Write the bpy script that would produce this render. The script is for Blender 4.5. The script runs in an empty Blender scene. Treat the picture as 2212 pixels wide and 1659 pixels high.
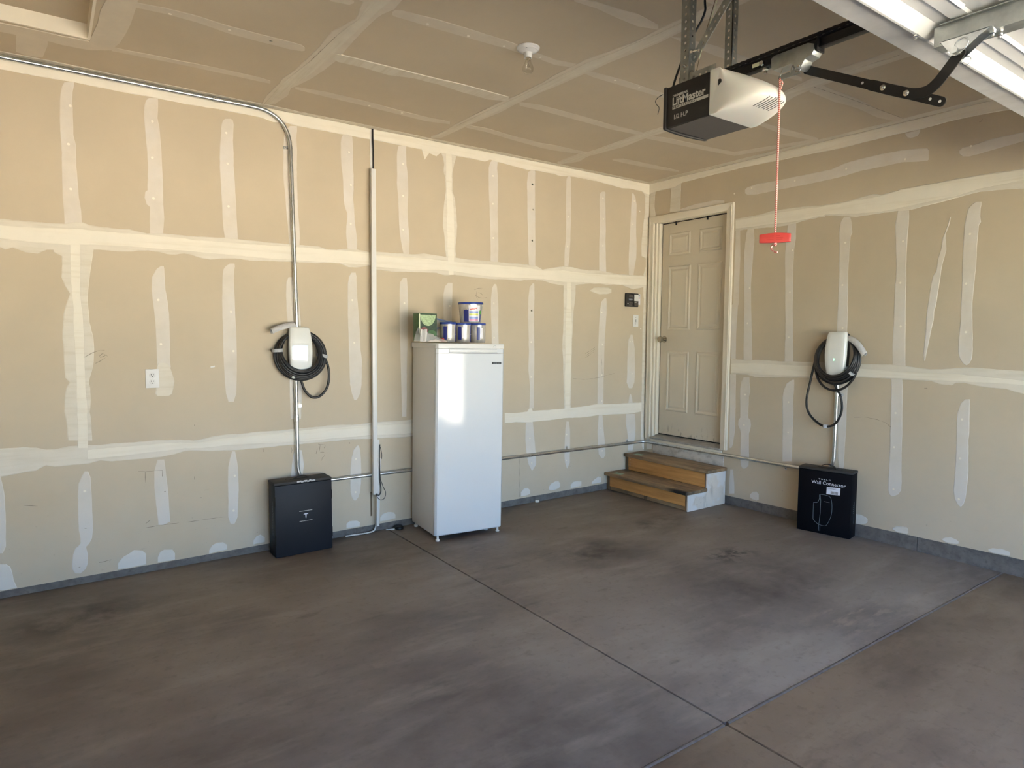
import bpy, bmesh, math, random
from mathutils import Vector, Matrix, noise
C = bpy.context.scene.collection
sc = bpy.context.scene
H = 2.937            # ceiling height
random.seed(7)

# ------------------------------------------------------------------ camera, sky, sun, exposure
cam_d = bpy.data.cameras.new('camera'); cam = bpy.data.objects.new('camera', cam_d); C.objects.link(cam)
cam_d.sensor_width = 36.0; cam_d.sensor_fit = 'HORIZONTAL'; cam_d.lens = 36.0 * 1408.15 / 2212.0
cam_d.clip_start = 0.02
_r = Vector((0.8141937, -0.5805636, 0.0058744)); _u = Vector((0.0388715, 0.0646038, 0.9971536)); _f = Vector((0.5792906, 0.8116478, -0.0751674))
cam.matrix_world = Matrix(((_r.x, _u.x, -_f.x, -4.82703), (_r.y, _u.y, -_f.y, -4.48533), (_r.z, _u.z, -_f.z, 1.47054), (0, 0, 0, 1)))
sc.camera = cam

SUN_ELEV = math.radians(58)
world = bpy.data.worlds.new('sky'); sc.world = world; world.use_nodes = True
wn = world.node_tree; wn.nodes.clear()
sky = wn.nodes.new('ShaderNodeTexSky'); sky.sky_type = 'NISHITA'; sky.sun_disc = False
sky.sun_elevation = SUN_ELEV; sky.sun_rotation = math.radians(38); sky.altitude = 1500; sky.air_density = 1.2; sky.dust_density = 0.4; sky.ozone_density = 2.0
bg = wn.nodes.new('ShaderNodeBackground'); bg.inputs['Strength'].default_value = 0.19
wo = wn.nodes.new('ShaderNodeOutputWorld')
tint = wn.nodes.new('ShaderNodeMix'); tint.data_type = 'RGBA'; tint.blend_type = 'MULTIPLY'; tint.inputs[0].default_value = 1.0
tint.inputs[7].default_value = (0.78, 1.0, 1.30, 1)        # the camera's warm white balance: one tint over the whole sky
wn.links.new(sky.outputs[0], tint.inputs[6]); wn.links.new(tint.outputs[2], bg.inputs['Color']); wn.links.new(bg.outputs[0], wo.inputs['Surface'])

sun_d = bpy.data.lights.new('sun', 'SUN'); sun = bpy.data.objects.new('sun', sun_d); C.objects.link(sun)
sun_d.energy = 26.0; sun_d.angle = math.radians(0.53); sun_d.color = (1.0, 0.97, 0.885)
sun.rotation_euler = (-(math.pi / 2 - SUN_ELEV), 0, math.radians(-38))   # shines from behind the house towards -y

sc.view_settings.view_transform = 'Standard'; sc.view_settings.look = 'None'
sc.view_settings.gamma = 1.0; sc.view_settings.use_curve_mapping = False
sc.view_settings.exposure = 2.40
sc.cycles.max_bounces = 14; sc.cycles.diffuse_bounces = 10; sc.cycles.glossy_bounces = 6
sc.cycles.transmission_bounces = 10; sc.cycles.transparent_max_bounces = 12
sc.cycles.use_denoising = True; sc.cycles.sample_clamp_indirect = 8.0

# ------------------------------------------------------------------ traced outlines of the joint compound, in metres on each surface
MUD={
'b':[
[0,[[-4.69,2.853,-4.645,2.864],[-4.702,2.828,-4.647,2.84],[-4.709,2.795,-4.654,2.807],[-4.714,2.736,-4.657,2.748],[-4.715,2.709,-4.655,2.721],[-4.718,2.663,-4.656,2.675],[-4.718,2.563,-4.657,2.574],[-4.717,2.509,-4.647,2.521],[-4.716,2.464,-4.648,2.475],[-4.718,2.391,-4.649,2.401],[-4.719,2.221,-4.644,2.23],[-4.717,2.152,-4.637,2.161],[-4.717,2.087,-4.635,2.096],[-4.717,2.06,-4.636,2.068]]],
[0,[[-4.278,2.854,-4.229,2.864],[-4.292,2.837,-4.228,2.85],[-4.3,2.811,-4.228,2.826],[-4.304,2.772,-4.231,2.786],[-4.305,2.733,-4.235,2.747],[-4.303,2.685,-4.226,2.7],[-4.3,2.628,-4.223,2.642],[-4.295,2.542,-4.221,2.554],[-4.295,2.455,-4.219,2.466],[-4.301,2.317,-4.217,2.328],[-4.313,2.305,-4.218,2.318],[-4.318,2.271,-4.218,2.283],[-4.308,2.233,-4.22,2.243],[-4.292,2.22,-4.219,2.228],[-4.295,2.151,-4.218,2.159],[-4.297,2.057,-4.227,2.063]]],
[0,[[-3.854,2.816,-3.822,2.822],[-3.869,2.805,-3.81,2.816],[-3.877,2.778,-3.806,2.791],[-3.882,2.726,-3.809,2.739],[-3.888,2.674,-3.812,2.687],[-3.893,2.596,-3.811,2.609],[-3.894,2.518,-3.812,2.531],[-3.892,2.415,-3.807,2.427],[-3.888,2.312,-3.804,2.322],[-3.887,2.23,-3.803,2.239],[-3.884,2.152,-3.8,2.16],[-3.876,2.068,-3.798,2.075]]],
[0,[[-3.453,2.846,-3.405,2.855],[-3.484,2.808,-3.406,2.822],[-3.493,2.763,-3.411,2.778],[-3.499,2.687,-3.407,2.702],[-3.501,2.605,-3.41,2.619],[-3.501,2.496,-3.412,2.509],[-3.494,2.415,-3.411,2.426],[-3.486,2.274,-3.408,2.283],[-3.478,2.192,-3.401,2.2],[-3.473,2.11,-3.398,2.116],[-3.469,2.055,-3.404,2.06]]],
[0,[[-3.086,2.852,-3.022,2.863],[-3.097,2.833,-3.017,2.847],[-3.103,2.798,-3.015,2.813],[-3.104,2.724,-3.014,2.738],[-3.1,2.639,-3.016,2.651],[-3.093,2.582,-3.013,2.594],[-3.089,2.508,-3.013,2.518],[-3.088,2.41,-3.017,2.419],[-3.081,2.365,-3.013,2.373],[-3.063,2.321,-3.01,2.327],[-3.064,2.275,-3.01,2.28],[-3.07,2.233,-3.005,2.24],[-3.071,2.175,-2.997,2.182],[-3.069,2.134,-2.991,2.141],[-3.061,2.059,-2.995,2.064]]],
[0,[[-2.664,2.85,-2.6,2.861],[-2.675,2.798,-2.602,2.81],[-2.677,2.713,-2.601,2.725],[-2.676,2.653,-2.591,2.665],[-2.678,2.586,-2.587,2.599],[-2.672,2.496,-2.587,2.507],[-2.668,2.406,-2.593,2.414],[-2.664,2.315,-2.589,2.323],[-2.658,2.224,-2.584,2.231],[-2.649,2.163,-2.579,2.169],[-2.64,2.111,-2.581,2.116],[-2.626,2.063,-2.581,2.066]]],
[1,[[-2.314,2.875,-2.169,2.899],[-2.289,2.823,-2.173,2.841],[-2.281,2.774,-2.192,2.787],[-2.285,2.716,-2.203,2.728],[-2.27,2.674,-2.206,2.683],[-2.267,2.58,-2.206,2.587],[-2.276,2.515,-2.186,2.526],[-2.286,2.418,-2.171,2.431],[-2.293,2.309,-2.162,2.322],[-2.28,2.227,-2.168,2.237],[-2.273,2.138,-2.181,2.145],[-2.266,2.09,-2.176,2.097],[-2.261,2.039,-2.185,2.044]]],
[2,[[-2.27,2.914,-2.214,2.923],[-2.268,2.738,-2.207,2.747],[-2.267,2.687,-2.21,2.695],[-2.261,2.58,-2.212,2.587],[-2.26,2.517,-2.2,2.524],[-2.256,2.422,-2.192,2.429],[-2.26,2.312,-2.191,2.319],[-2.256,2.229,-2.189,2.236],[-2.259,2.139,-2.191,2.145],[-2.253,2.091,-2.189,2.096],[-2.246,1.936,-2.197,1.939]]],
[0,[[-1.832,2.882,-1.783,2.889],[-1.857,2.852,-1.783,2.863],[-1.869,2.81,-1.787,2.822],[-1.868,2.744,-1.781,2.757],[-1.868,2.665,-1.778,2.677],[-1.864,2.566,-1.778,2.576],[-1.859,2.466,-1.78,2.475],[-1.855,2.4,-1.777,2.408],[-1.85,2.3,-1.774,2.307],[-1.847,2.172,-1.771,2.178],[-1.849,2.047,-1.775,2.052]]],
[0,[[-1.442,2.857,-1.402,2.863],[-1.472,2.835,-1.395,2.846],[-1.485,2.751,-1.398,2.763],[-1.479,2.648,-1.397,2.658],[-1.478,2.509,-1.394,2.519],[-1.471,2.371,-1.392,2.378],[-1.466,2.203,-1.388,2.209],[-1.456,2.045,-1.387,2.05]]],
[0,[[-1.037,2.866,-1.008,2.87],[-1.051,2.837,-1.0,2.844],[-1.054,2.736,-0.996,2.743],[-1.054,2.591,-0.996,2.598],[-1.048,2.446,-0.996,2.452],[-1.052,2.3,-0.999,2.305],[-1.061,2.226,-1.003,2.231],[-1.064,2.153,-1.006,2.157],[-1.063,2.065,-1.019,2.068]]],
[0,[[-0.624,2.785,-0.591,2.79],[-0.647,2.766,-0.582,2.774],[-0.654,2.713,-0.581,2.722],[-0.651,2.562,-0.575,2.57],[-0.643,2.449,-0.57,2.457],[-0.648,2.335,-0.572,2.342],[-0.648,2.183,-0.563,2.189],[-0.642,2.046,-0.555,2.051]]],
[0,[[-0.235,2.819,-0.218,2.821],[-0.239,2.779,-0.189,2.785],[-0.243,2.716,-0.173,2.724],[-0.249,2.606,-0.172,2.614],[-0.253,2.448,-0.17,2.456],[-0.261,2.329,-0.162,2.338],[-0.263,2.211,-0.161,2.218],[-0.263,2.132,-0.181,2.137],[-0.258,2.045,-0.196,2.048]]],
[1,[[-0.123,2.873,0.008,2.89],[-0.063,2.825,0.008,2.834],[-0.058,2.738,0.007,2.746],[-0.06,2.626,0.005,2.633],[-0.073,2.569,0.003,2.577],[-0.087,2.464,0.0,2.472],[-0.098,2.343,-0.002,2.351],[-0.092,2.239,-0.008,2.245],[-0.033,2.219,-0.009,2.221],[-0.025,2.147,-0.009,2.148],[-0.058,2.064,-0.01,2.067],[-0.055,1.87,-0.011,1.872],[-0.047,1.831,-0.01,1.833],[-0.053,1.627,-0.003,1.628],[-0.053,1.381,0.002,1.381],[-0.05,1.134,0.006,1.132],[-0.05,0.818,0.012,0.815],[-0.052,0.696,0.014,0.691],[-0.051,0.444,0.015,0.438],[-0.018,0.34,0.012,0.337]]],
[1,[[-4.732,1.965,-4.585,1.978],[-4.735,1.933,-4.586,1.945],[-4.738,1.895,-4.591,1.906],[-4.737,1.849,-4.601,1.858],[-4.741,1.779,-4.612,1.786],[-4.727,1.733,-4.616,1.738],[-4.707,1.687,-4.621,1.69],[-4.725,1.639,-4.623,1.642],[-4.736,1.592,-4.621,1.595],[-4.744,1.526,-4.619,1.527],[-4.751,1.455,-4.605,1.456],[-4.75,1.375,-4.6,1.374],[-4.75,1.327,-4.604,1.325],[-4.75,1.28,-4.61,1.277],[-4.748,1.213,-4.629,1.209],[-4.73,1.184,-4.634,1.18],[-4.745,1.156,-4.629,1.151],[-4.753,1.089,-4.629,1.083],[-4.758,1.018,-4.634,1.01],[-4.749,0.945,-4.63,0.936],[-4.746,0.853,-4.631,0.842]]],
[2,[[-4.698,1.973,-4.645,1.978],[-4.7,1.875,-4.649,1.878],[-4.702,1.781,-4.654,1.784],[-4.701,1.687,-4.656,1.689],[-4.697,1.593,-4.651,1.594],[-4.699,1.526,-4.649,1.527],[-4.697,1.374,-4.649,1.374],[-4.696,1.231,-4.65,1.229],[-4.7,1.135,-4.65,1.132],[-4.699,1.038,-4.647,1.035],[-4.701,0.941,-4.649,0.937],[-4.704,0.805,-4.651,0.8]]],
[0,[[-4.244,1.874,-4.229,1.875],[-4.267,1.855,-4.225,1.858],[-4.294,1.804,-4.224,1.807],[-4.298,1.728,-4.224,1.732],[-4.295,1.678,-4.216,1.681],[-4.289,1.603,-4.209,1.605],[-4.284,1.533,-4.207,1.534],[-4.281,1.422,-4.208,1.422],[-4.282,1.32,-4.211,1.319],[-4.281,1.259,-4.208,1.257]]],
[1,[[-4.276,1.287,-4.231,1.286],[-4.285,1.274,-4.217,1.273],[-4.289,1.239,-4.207,1.237],[-4.29,1.208,-4.198,1.205],[-4.289,1.177,-4.188,1.174],[-4.29,1.147,-4.193,1.143],[-4.294,1.116,-4.201,1.112],[-4.295,1.098,-4.206,1.094],[-4.287,1.086,-4.223,1.083]]],
[0,[[-3.852,1.915,-3.822,1.917],[-3.878,1.895,-3.82,1.898],[-3.891,1.873,-3.825,1.877],[-3.897,1.809,-3.829,1.812],[-3.903,1.703,-3.827,1.706],[-3.903,1.596,-3.825,1.598],[-3.903,1.49,-3.822,1.49],[-3.904,1.361,-3.821,1.361],[-3.902,1.232,-3.824,1.23],[-3.895,1.082,-3.833,1.079],[-3.882,1.027,-3.849,1.026]]],
[0,[[-3.481,1.849,-3.45,1.851],[-3.495,1.819,-3.428,1.822],[-3.5,1.746,-3.418,1.75],[-3.499,1.634,-3.409,1.637],[-3.492,1.55,-3.404,1.551],[-3.485,1.347,-3.407,1.346],[-3.488,1.031,-3.406,1.027],[-3.485,0.888,-3.415,0.883]]],
[0,[[-3.038,1.906,-3.006,1.908],[-3.057,1.877,-3.0,1.88],[-3.066,1.824,-3.001,1.827],[-3.068,1.735,-2.996,1.738],[-3.067,1.616,-2.985,1.618],[-3.065,1.497,-2.98,1.498],[-3.064,1.354,-2.975,1.353],[-3.06,1.276,-2.965,1.274],[-3.059,1.109,-2.971,1.106],[-3.045,1.042,-2.982,1.039],[-3.029,0.994,-3.008,0.993]]],
[0,[[-2.634,1.89,-2.603,1.892],[-2.659,1.857,-2.6,1.86],[-2.664,1.763,-2.594,1.766],[-2.664,1.639,-2.593,1.641],[-2.662,1.477,-2.597,1.478],[-2.656,1.199,-2.606,1.197],[-2.651,0.847,-2.613,0.844]]],
[0,[[-2.246,1.875,-2.208,1.876],[-2.276,1.844,-2.208,1.847],[-2.287,1.779,-2.208,1.782],[-2.288,1.681,-2.212,1.683],[-2.288,1.518,-2.212,1.519]]],
[0,[[-1.812,1.886,-1.791,1.887],[-1.832,1.851,-1.782,1.854],[-1.844,1.762,-1.773,1.765],[-1.842,1.66,-1.769,1.662],[-1.835,1.495,-1.768,1.496],[-1.835,1.387,-1.765,1.387]]],
[0,[[-1.416,1.911,-1.398,1.912],[-1.447,1.879,-1.395,1.882],[-1.461,1.779,-1.394,1.782],[-1.46,1.637,-1.395,1.639],[-1.452,1.459,-1.391,1.459],[-1.45,1.315,-1.389,1.314],[-1.453,1.171,-1.39,1.169],[-1.434,1.025,-1.391,1.023],[-1.439,0.836,-1.391,0.833]]],
[1,[[-1.071,1.963,-0.929,1.971],[-1.069,1.831,-0.927,1.836],[-1.065,1.683,-0.949,1.686],[-1.069,1.534,-0.957,1.536],[-1.077,1.385,-0.964,1.385],[-1.065,1.236,-0.966,1.234],[-1.056,1.01,-0.968,1.006],[-1.044,0.812,-0.969,0.808]]],
[2,[[-1.038,1.987,-0.986,1.99],[-1.034,1.758,-0.98,1.76],[-1.043,1.535,-0.966,1.535],[-1.045,1.31,-0.97,1.309],[-1.046,1.085,-0.974,1.082],[-1.039,0.804,-0.976,0.8]]],
[0,[[-0.571,1.817,-0.55,1.818],[-0.613,1.78,-0.543,1.782],[-0.627,1.694,-0.541,1.696],[-0.637,1.539,-0.552,1.54],[-0.641,1.384,-0.561,1.383],[-0.641,1.228,-0.563,1.226],[-0.642,1.071,-0.565,1.068],[-0.64,0.819,-0.565,0.815]]],
[0,[[-0.22,1.479,-0.192,1.479],[-0.247,1.43,-0.179,1.431],[-0.256,1.342,-0.159,1.341],[-0.257,1.22,-0.153,1.218],[-0.256,1.099,-0.15,1.095],[-0.262,1.018,-0.155,1.014],[-0.229,0.959,-0.183,0.957]]],
[0,[[-0.216,0.901,-0.199,0.9],[-0.226,0.861,-0.18,0.858],[-0.234,0.804,-0.17,0.8]]],
[1,[[-0.761,1.88,-0.761,1.876],[-0.71,1.908,-0.709,1.863],[-0.637,1.916,-0.635,1.85],[-0.53,1.917,-0.529,1.859],[-0.487,1.907,-0.486,1.868]]],
[1,[[-4.773,1.946,-4.774,1.916],[-4.765,1.947,-4.767,1.909],[-4.734,1.949,-4.736,1.896],[-4.703,1.952,-4.705,1.895]]],
[0,[[-5.082,0.69,-5.058,0.687],[-5.088,0.645,-5.052,0.64],[-5.094,0.576,-5.044,0.569],[-5.1,0.437,-5.046,0.428],[-5.103,0.298,-5.053,0.288],[-5.101,0.26,-5.068,0.254]]],
[0,[[-4.675,0.665,-4.658,0.663],[-4.692,0.633,-4.647,0.627],[-4.706,0.595,-4.646,0.587],[-4.714,0.522,-4.645,0.513],[-4.714,0.424,-4.645,0.413],[-4.714,0.324,-4.646,0.313],[-4.709,0.274,-4.652,0.264],[-4.71,0.244,-4.666,0.236],[-4.723,0.227,-4.683,0.219],[-4.736,0.219,-4.683,0.209],[-4.749,0.182,-4.676,0.168],[-4.755,0.133,-4.678,0.118],[-4.754,0.098,-4.69,0.085],[-4.741,0.071,-4.715,0.065]]],
[1,[[-5.103,0.199,-5.053,0.189],[-5.104,0.185,-5.037,0.171],[-5.105,0.157,-5.031,0.142],[-5.107,0.11,-5.025,0.093],[-5.109,0.068,-5.012,0.047],[-5.109,0.054,-5.066,0.044]]],
[0,[[-4.297,0.693,-4.262,0.69],[-4.317,0.623,-4.255,0.616],[-4.32,0.519,-4.247,0.509],[-4.314,0.414,-4.243,0.403],[-4.306,0.307,-4.24,0.296],[-4.305,0.286,-4.275,0.281]]],
[1,[[-4.527,0.087,-4.528,0.05],[-4.513,0.107,-4.515,0.049],[-4.496,0.122,-4.498,0.047],[-4.473,0.131,-4.476,0.046],[-4.442,0.152,-4.445,0.047],[-4.398,0.142,-4.401,0.048],[-4.378,0.117,-4.38,0.049]]],
[1,[[-4.315,0.086,-4.317,0.05],[-4.303,0.111,-4.305,0.049],[-4.28,0.121,-4.282,0.05],[-4.233,0.116,-4.235,0.049],[-4.22,0.089,-4.221,0.051]]],
[0,[[-3.867,0.702,-3.847,0.699],[-3.881,0.656,-3.84,0.652],[-3.893,0.602,-3.834,0.595],[-3.898,0.492,-3.832,0.484],[-3.898,0.381,-3.836,0.372],[-3.901,0.27,-3.844,0.261],[-3.889,0.224,-3.864,0.219]]],
[1,[[-4.023,0.069,-4.023,0.047],[-4.005,0.099,-4.006,0.049],[-3.974,0.113,-3.976,0.052],[-3.938,0.109,-3.94,0.053],[-3.913,0.088,-3.914,0.054]]],
[1,[[-3.748,0.086,-3.749,0.057],[-3.728,0.111,-3.73,0.059],[-3.701,0.117,-3.703,0.059],[-3.674,0.095,-3.675,0.061]]],
[0,[[-3.461,0.67,-3.415,0.665],[-3.476,0.625,-3.407,0.617],[-3.483,0.567,-3.399,0.558],[-3.49,0.486,-3.413,0.477]]],
[0,[[-3.013,0.659,-2.997,0.658],[-3.039,0.628,-2.987,0.623],[-3.055,0.568,-2.982,0.56],[-3.065,0.477,-2.98,0.467],[-3.067,0.385,-2.984,0.374],[-3.065,0.323,-2.991,0.313],[-3.056,0.284,-3.005,0.277],[-3.04,0.257,-3.024,0.255]]],
[1,[[-3.1,0.092,-3.1,0.056],[-3.077,0.108,-3.078,0.057],[-3.02,0.103,-3.02,0.055],[-2.997,0.088,-2.998,0.056]]],
[1,[[-2.836,0.096,-2.836,0.064],[-2.817,0.118,-2.818,0.065],[-2.772,0.129,-2.773,0.065],[-2.726,0.118,-2.727,0.068],[-2.711,0.098,-2.711,0.069]]],
[0,[[-1.476,0.72,-1.399,0.715],[-1.482,0.571,-1.379,0.562],[-1.464,0.423,-1.363,0.412],[-1.445,0.347,-1.358,0.337],[-1.408,0.287,-1.399,0.286]]],
[0,[[-1.017,0.691,-0.987,0.688],[-1.029,0.623,-0.976,0.619],[-1.034,0.531,-0.97,0.526],[-1.037,0.378,-0.972,0.371],[-1.026,0.315,-0.971,0.309],[-1.005,0.259,-1.0,0.259]]],
[0,[[-0.622,0.725,-0.573,0.722],[-0.634,0.575,-0.554,0.569],[-0.627,0.455,-0.535,0.447],[-0.614,0.35,-0.525,0.341],[-0.58,0.311,-0.548,0.307]]],
[0,[[-0.262,0.71,-0.141,0.702],[-0.263,0.628,-0.127,0.618],[-0.234,0.502,-0.123,0.492],[-0.226,0.418,-0.144,0.411],[-0.224,0.348,-0.16,0.341]]],
[1,[[-1.215,0.116,-1.215,0.086],[-1.19,0.143,-1.189,0.079],[-1.142,0.156,-1.14,0.08],[-1.102,0.151,-1.101,0.087],[-1.084,0.13,-1.084,0.099]]],
[1,[[-0.96,0.098,-0.96,0.07],[-0.928,0.125,-0.927,0.07],[-0.882,0.127,-0.881,0.071],[-0.828,0.119,-0.827,0.073]]],
[1,[[-0.699,0.088,-0.698,0.07],[-0.662,0.115,-0.661,0.071],[-0.614,0.138,-0.613,0.071],[-0.578,0.125,-0.577,0.077]]],
[1,[[-1.525,0.109,-1.524,0.069],[-1.489,0.138,-1.488,0.071],[-1.452,0.139,-1.452,0.075],[-1.426,0.115,-1.426,0.081]]],
[1,[[-5.017,2.074,-5.023,1.925],[-5.003,2.074,-5.009,1.926],[-4.982,2.076,-4.988,1.913],[-4.949,2.076,-4.956,1.926],[-4.895,2.076,-4.902,1.906],[-4.84,2.075,-4.846,1.903],[-4.798,2.075,-4.804,1.927],[-4.718,2.078,-4.724,1.924],[-4.666,2.092,-4.673,1.928],[-4.627,2.094,-4.632,1.942],[-4.603,2.083,-4.608,1.944],[-4.555,2.076,-4.559,1.947],[-4.464,2.075,-4.468,1.944],[-4.404,2.078,-4.409,1.946],[-4.357,2.068,-4.361,1.953],[-4.31,2.06,-4.313,1.961],[-4.247,2.069,-4.251,1.956],[-4.202,2.069,-4.206,1.947],[-4.157,2.07,-4.16,1.948],[-4.11,2.069,-4.114,1.957],[-4.086,2.069,-4.089,1.955],[-4.01,2.072,-4.014,1.937],[-3.962,2.072,-3.966,1.932],[-3.903,2.074,-3.906,1.943],[-3.813,2.077,-3.816,1.949],[-3.71,2.072,-3.713,1.943],[-3.604,2.071,-3.607,1.948],[-3.468,2.069,-3.47,1.954],[-3.383,2.07,-3.386,1.955],[-3.268,2.071,-3.27,1.957],[-3.209,2.056,-3.21,1.972],[-3.149,2.058,-3.15,1.977],[-3.1,2.068,-3.102,1.956],[-3.057,2.071,-3.059,1.942],[-2.995,2.07,-2.997,1.943],[-2.906,2.062,-2.907,1.963],[-2.847,2.068,-2.848,1.938],[-2.701,2.07,-2.702,1.932],[-2.564,2.071,-2.565,1.937],[-2.458,2.085,-2.459,1.94],[-2.349,2.077,-2.35,1.946],[-2.275,2.073,-2.276,1.931],[-2.2,2.076,-2.2,1.939],[-2.046,2.067,-2.046,1.931],[-1.853,2.07,-1.853,1.925],[-1.721,2.068,-1.72,1.929],[-1.549,2.069,-1.548,1.927],[-1.389,2.064,-1.387,1.947],[-1.381,2.066,-1.38,1.942],[-1.308,2.036,-1.307,1.942],[-1.234,2.05,-1.232,1.924],[-1.083,2.078,-1.08,1.91],[-0.995,2.08,-0.992,1.903],[-0.896,2.068,-0.894,1.926],[-0.764,2.061,-0.762,1.944],[-0.64,2.069,-0.637,1.946],[-0.534,2.06,-0.531,1.944],[-0.381,2.049,-0.379,1.955],[-0.202,2.052,-0.198,1.912],[-0.028,2.054,-0.025,1.952]]],
[2,[[-5.018,2.045,-5.021,1.97],[-5.004,2.044,-5.007,1.969],[-4.859,2.045,-4.863,1.959],[-4.707,2.054,-4.711,1.958],[-4.64,2.058,-4.643,1.966],[-4.547,2.055,-4.55,1.971],[-4.379,2.056,-4.382,1.975],[-4.111,2.054,-4.113,1.972],[-4.058,2.048,-4.061,1.971],[-3.864,2.049,-3.866,1.967],[-3.605,2.054,-3.607,1.961],[-3.468,2.058,-3.47,1.963],[-3.268,2.057,-3.27,1.963],[-2.906,2.056,-2.907,1.969],[-2.847,2.046,-2.848,1.956],[-2.564,2.052,-2.565,1.952],[-2.276,2.044,-2.276,1.967],[-2.046,2.041,-2.046,1.954],[-1.853,2.043,-1.853,1.942],[-1.46,2.042,-1.459,1.95],[-1.308,2.028,-1.307,1.953],[-1.082,2.045,-1.08,1.939],[-0.743,2.032,-0.742,1.949],[-0.425,2.043,-0.423,1.949],[-0.022,2.05,-0.019,1.961]]],
[1,[[-5.069,0.838,-5.076,0.682],[-5.055,0.837,-5.061,0.681],[-5.0,0.834,-5.007,0.685],[-4.945,0.833,-4.951,0.692],[-4.897,0.824,-4.902,0.694],[-4.851,0.81,-4.855,0.719],[-4.813,0.808,-4.817,0.708],[-4.745,0.821,-4.75,0.708],[-4.653,0.817,-4.657,0.71],[-4.591,0.814,-4.594,0.722],[-4.532,0.816,-4.536,0.709],[-4.42,0.812,-4.424,0.707],[-4.268,0.812,-4.271,0.706],[-4.17,0.807,-4.173,0.723],[-4.141,0.801,-4.143,0.732],[-4.094,0.794,-4.095,0.73],[-4.045,0.8,-4.047,0.723],[-3.981,0.811,-3.983,0.715],[-3.92,0.814,-3.923,0.71],[-3.818,0.813,-3.821,0.705],[-3.739,0.818,-3.742,0.706],[-3.631,0.817,-3.634,0.707],[-3.464,0.817,-3.466,0.708],[-3.289,0.819,-3.291,0.707],[-3.229,0.823,-3.23,0.707],[-3.137,0.82,-3.138,0.708],[-3.043,0.812,-3.044,0.708],[-2.906,0.821,-2.907,0.699],[-2.621,0.816,-2.622,0.685],[-2.542,0.821,-2.543,0.692]]],
[2,[[-4.654,0.79,-4.656,0.732],[-4.533,0.794,-4.535,0.734],[-4.421,0.793,-4.423,0.737],[-4.269,0.792,-4.27,0.742],[-4.171,0.791,-4.172,0.743],[-4.142,0.785,-4.143,0.748],[-4.045,0.781,-4.047,0.738],[-3.921,0.794,-3.922,0.745],[-3.739,0.801,-3.741,0.737],[-3.632,0.803,-3.633,0.732],[-3.464,0.803,-3.466,0.726],[-3.289,0.807,-3.29,0.724],[-3.043,0.803,-3.044,0.724],[-2.906,0.805,-2.907,0.724],[-2.621,0.791,-2.621,0.709],[-2.542,0.796,-2.543,0.717]]],
[2,[[-1.702,0.812,-1.701,0.723],[-1.584,0.805,-1.583,0.725],[-1.468,0.812,-1.467,0.712],[-1.436,0.842,-1.435,0.712],[-1.414,0.838,-1.412,0.711],[-1.404,0.813,-1.403,0.715],[-1.218,0.81,-1.216,0.716],[-1.024,0.813,-1.022,0.722],[-0.874,0.816,-0.872,0.715],[-0.771,0.821,-0.769,0.716],[-0.613,0.828,-0.611,0.721],[-0.395,0.815,-0.392,0.714],[-0.167,0.815,-0.164,0.711],[-0.05,0.812,-0.047,0.72]]],
[3,[[-5.073,2.853],[-4.97,2.857],[-4.79,2.858],[-4.646,2.863],[-4.478,2.859],[-4.267,2.861],[-4.133,2.86],[-4.082,2.859],[-3.892,2.867],[-3.64,2.865],[-3.561,2.853],[-3.48,2.863],[-3.403,2.856],[-3.312,2.856],[-3.089,2.857],[-2.845,2.858],[-2.674,2.855],[-2.475,2.858],[-2.447,2.785],[-2.408,2.841],[-2.347,2.826],[-2.31,2.857],[-2.162,2.856],[-1.905,2.857],[-1.857,2.878],[-1.775,2.871],[-1.486,2.854],[-1.443,2.858],[-1.198,2.862],[-1.123,2.852],[-1.008,2.868],[-0.699,2.868],[-0.445,2.853],[-0.38,2.85],[-0.225,2.859],[-0.111,2.854],[-0.052,2.834],[0.006,2.834]]]],
'r':[
[0,[[-0.997,2.364,-1.039,2.359],[-0.993,2.132,-1.048,2.127],[-0.993,1.918,-1.047,1.915],[-0.991,1.747,-1.047,1.745],[-0.974,1.734,-1.042,1.732],[-0.98,1.526,-1.031,1.526],[-0.987,1.273,-1.035,1.274]]],
[0,[[-0.983,1.141,-1.042,1.145],[-0.984,0.998,-1.045,1.002],[-0.99,0.852,-1.049,0.857],[-0.996,0.632,-1.048,0.638],[-0.999,0.529,-1.035,0.534],[-1.001,0.496,-1.02,0.499]]],
[0,[[-1.115,2.374,-1.171,2.367],[-1.101,2.337,-1.173,2.329],[-1.095,2.283,-1.179,2.273],[-1.086,2.193,-1.172,2.184],[-1.087,2.053,-1.168,2.047],[-1.094,1.912,-1.161,1.908],[-1.103,1.743,-1.167,1.741],[-1.104,1.596,-1.177,1.595],[-1.108,1.383,-1.191,1.385],[-1.113,1.241,-1.198,1.244]]],
[0,[[-1.48,2.376,-1.547,2.367],[-1.471,2.312,-1.547,2.303],[-1.47,2.246,-1.549,2.237],[-1.461,2.155,-1.539,2.148],[-1.467,2.023,-1.537,2.017],[-1.478,1.73,-1.545,1.728],[-1.486,1.591,-1.551,1.59],[-1.489,1.457,-1.557,1.458],[-1.491,1.249,-1.569,1.252]]],
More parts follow.
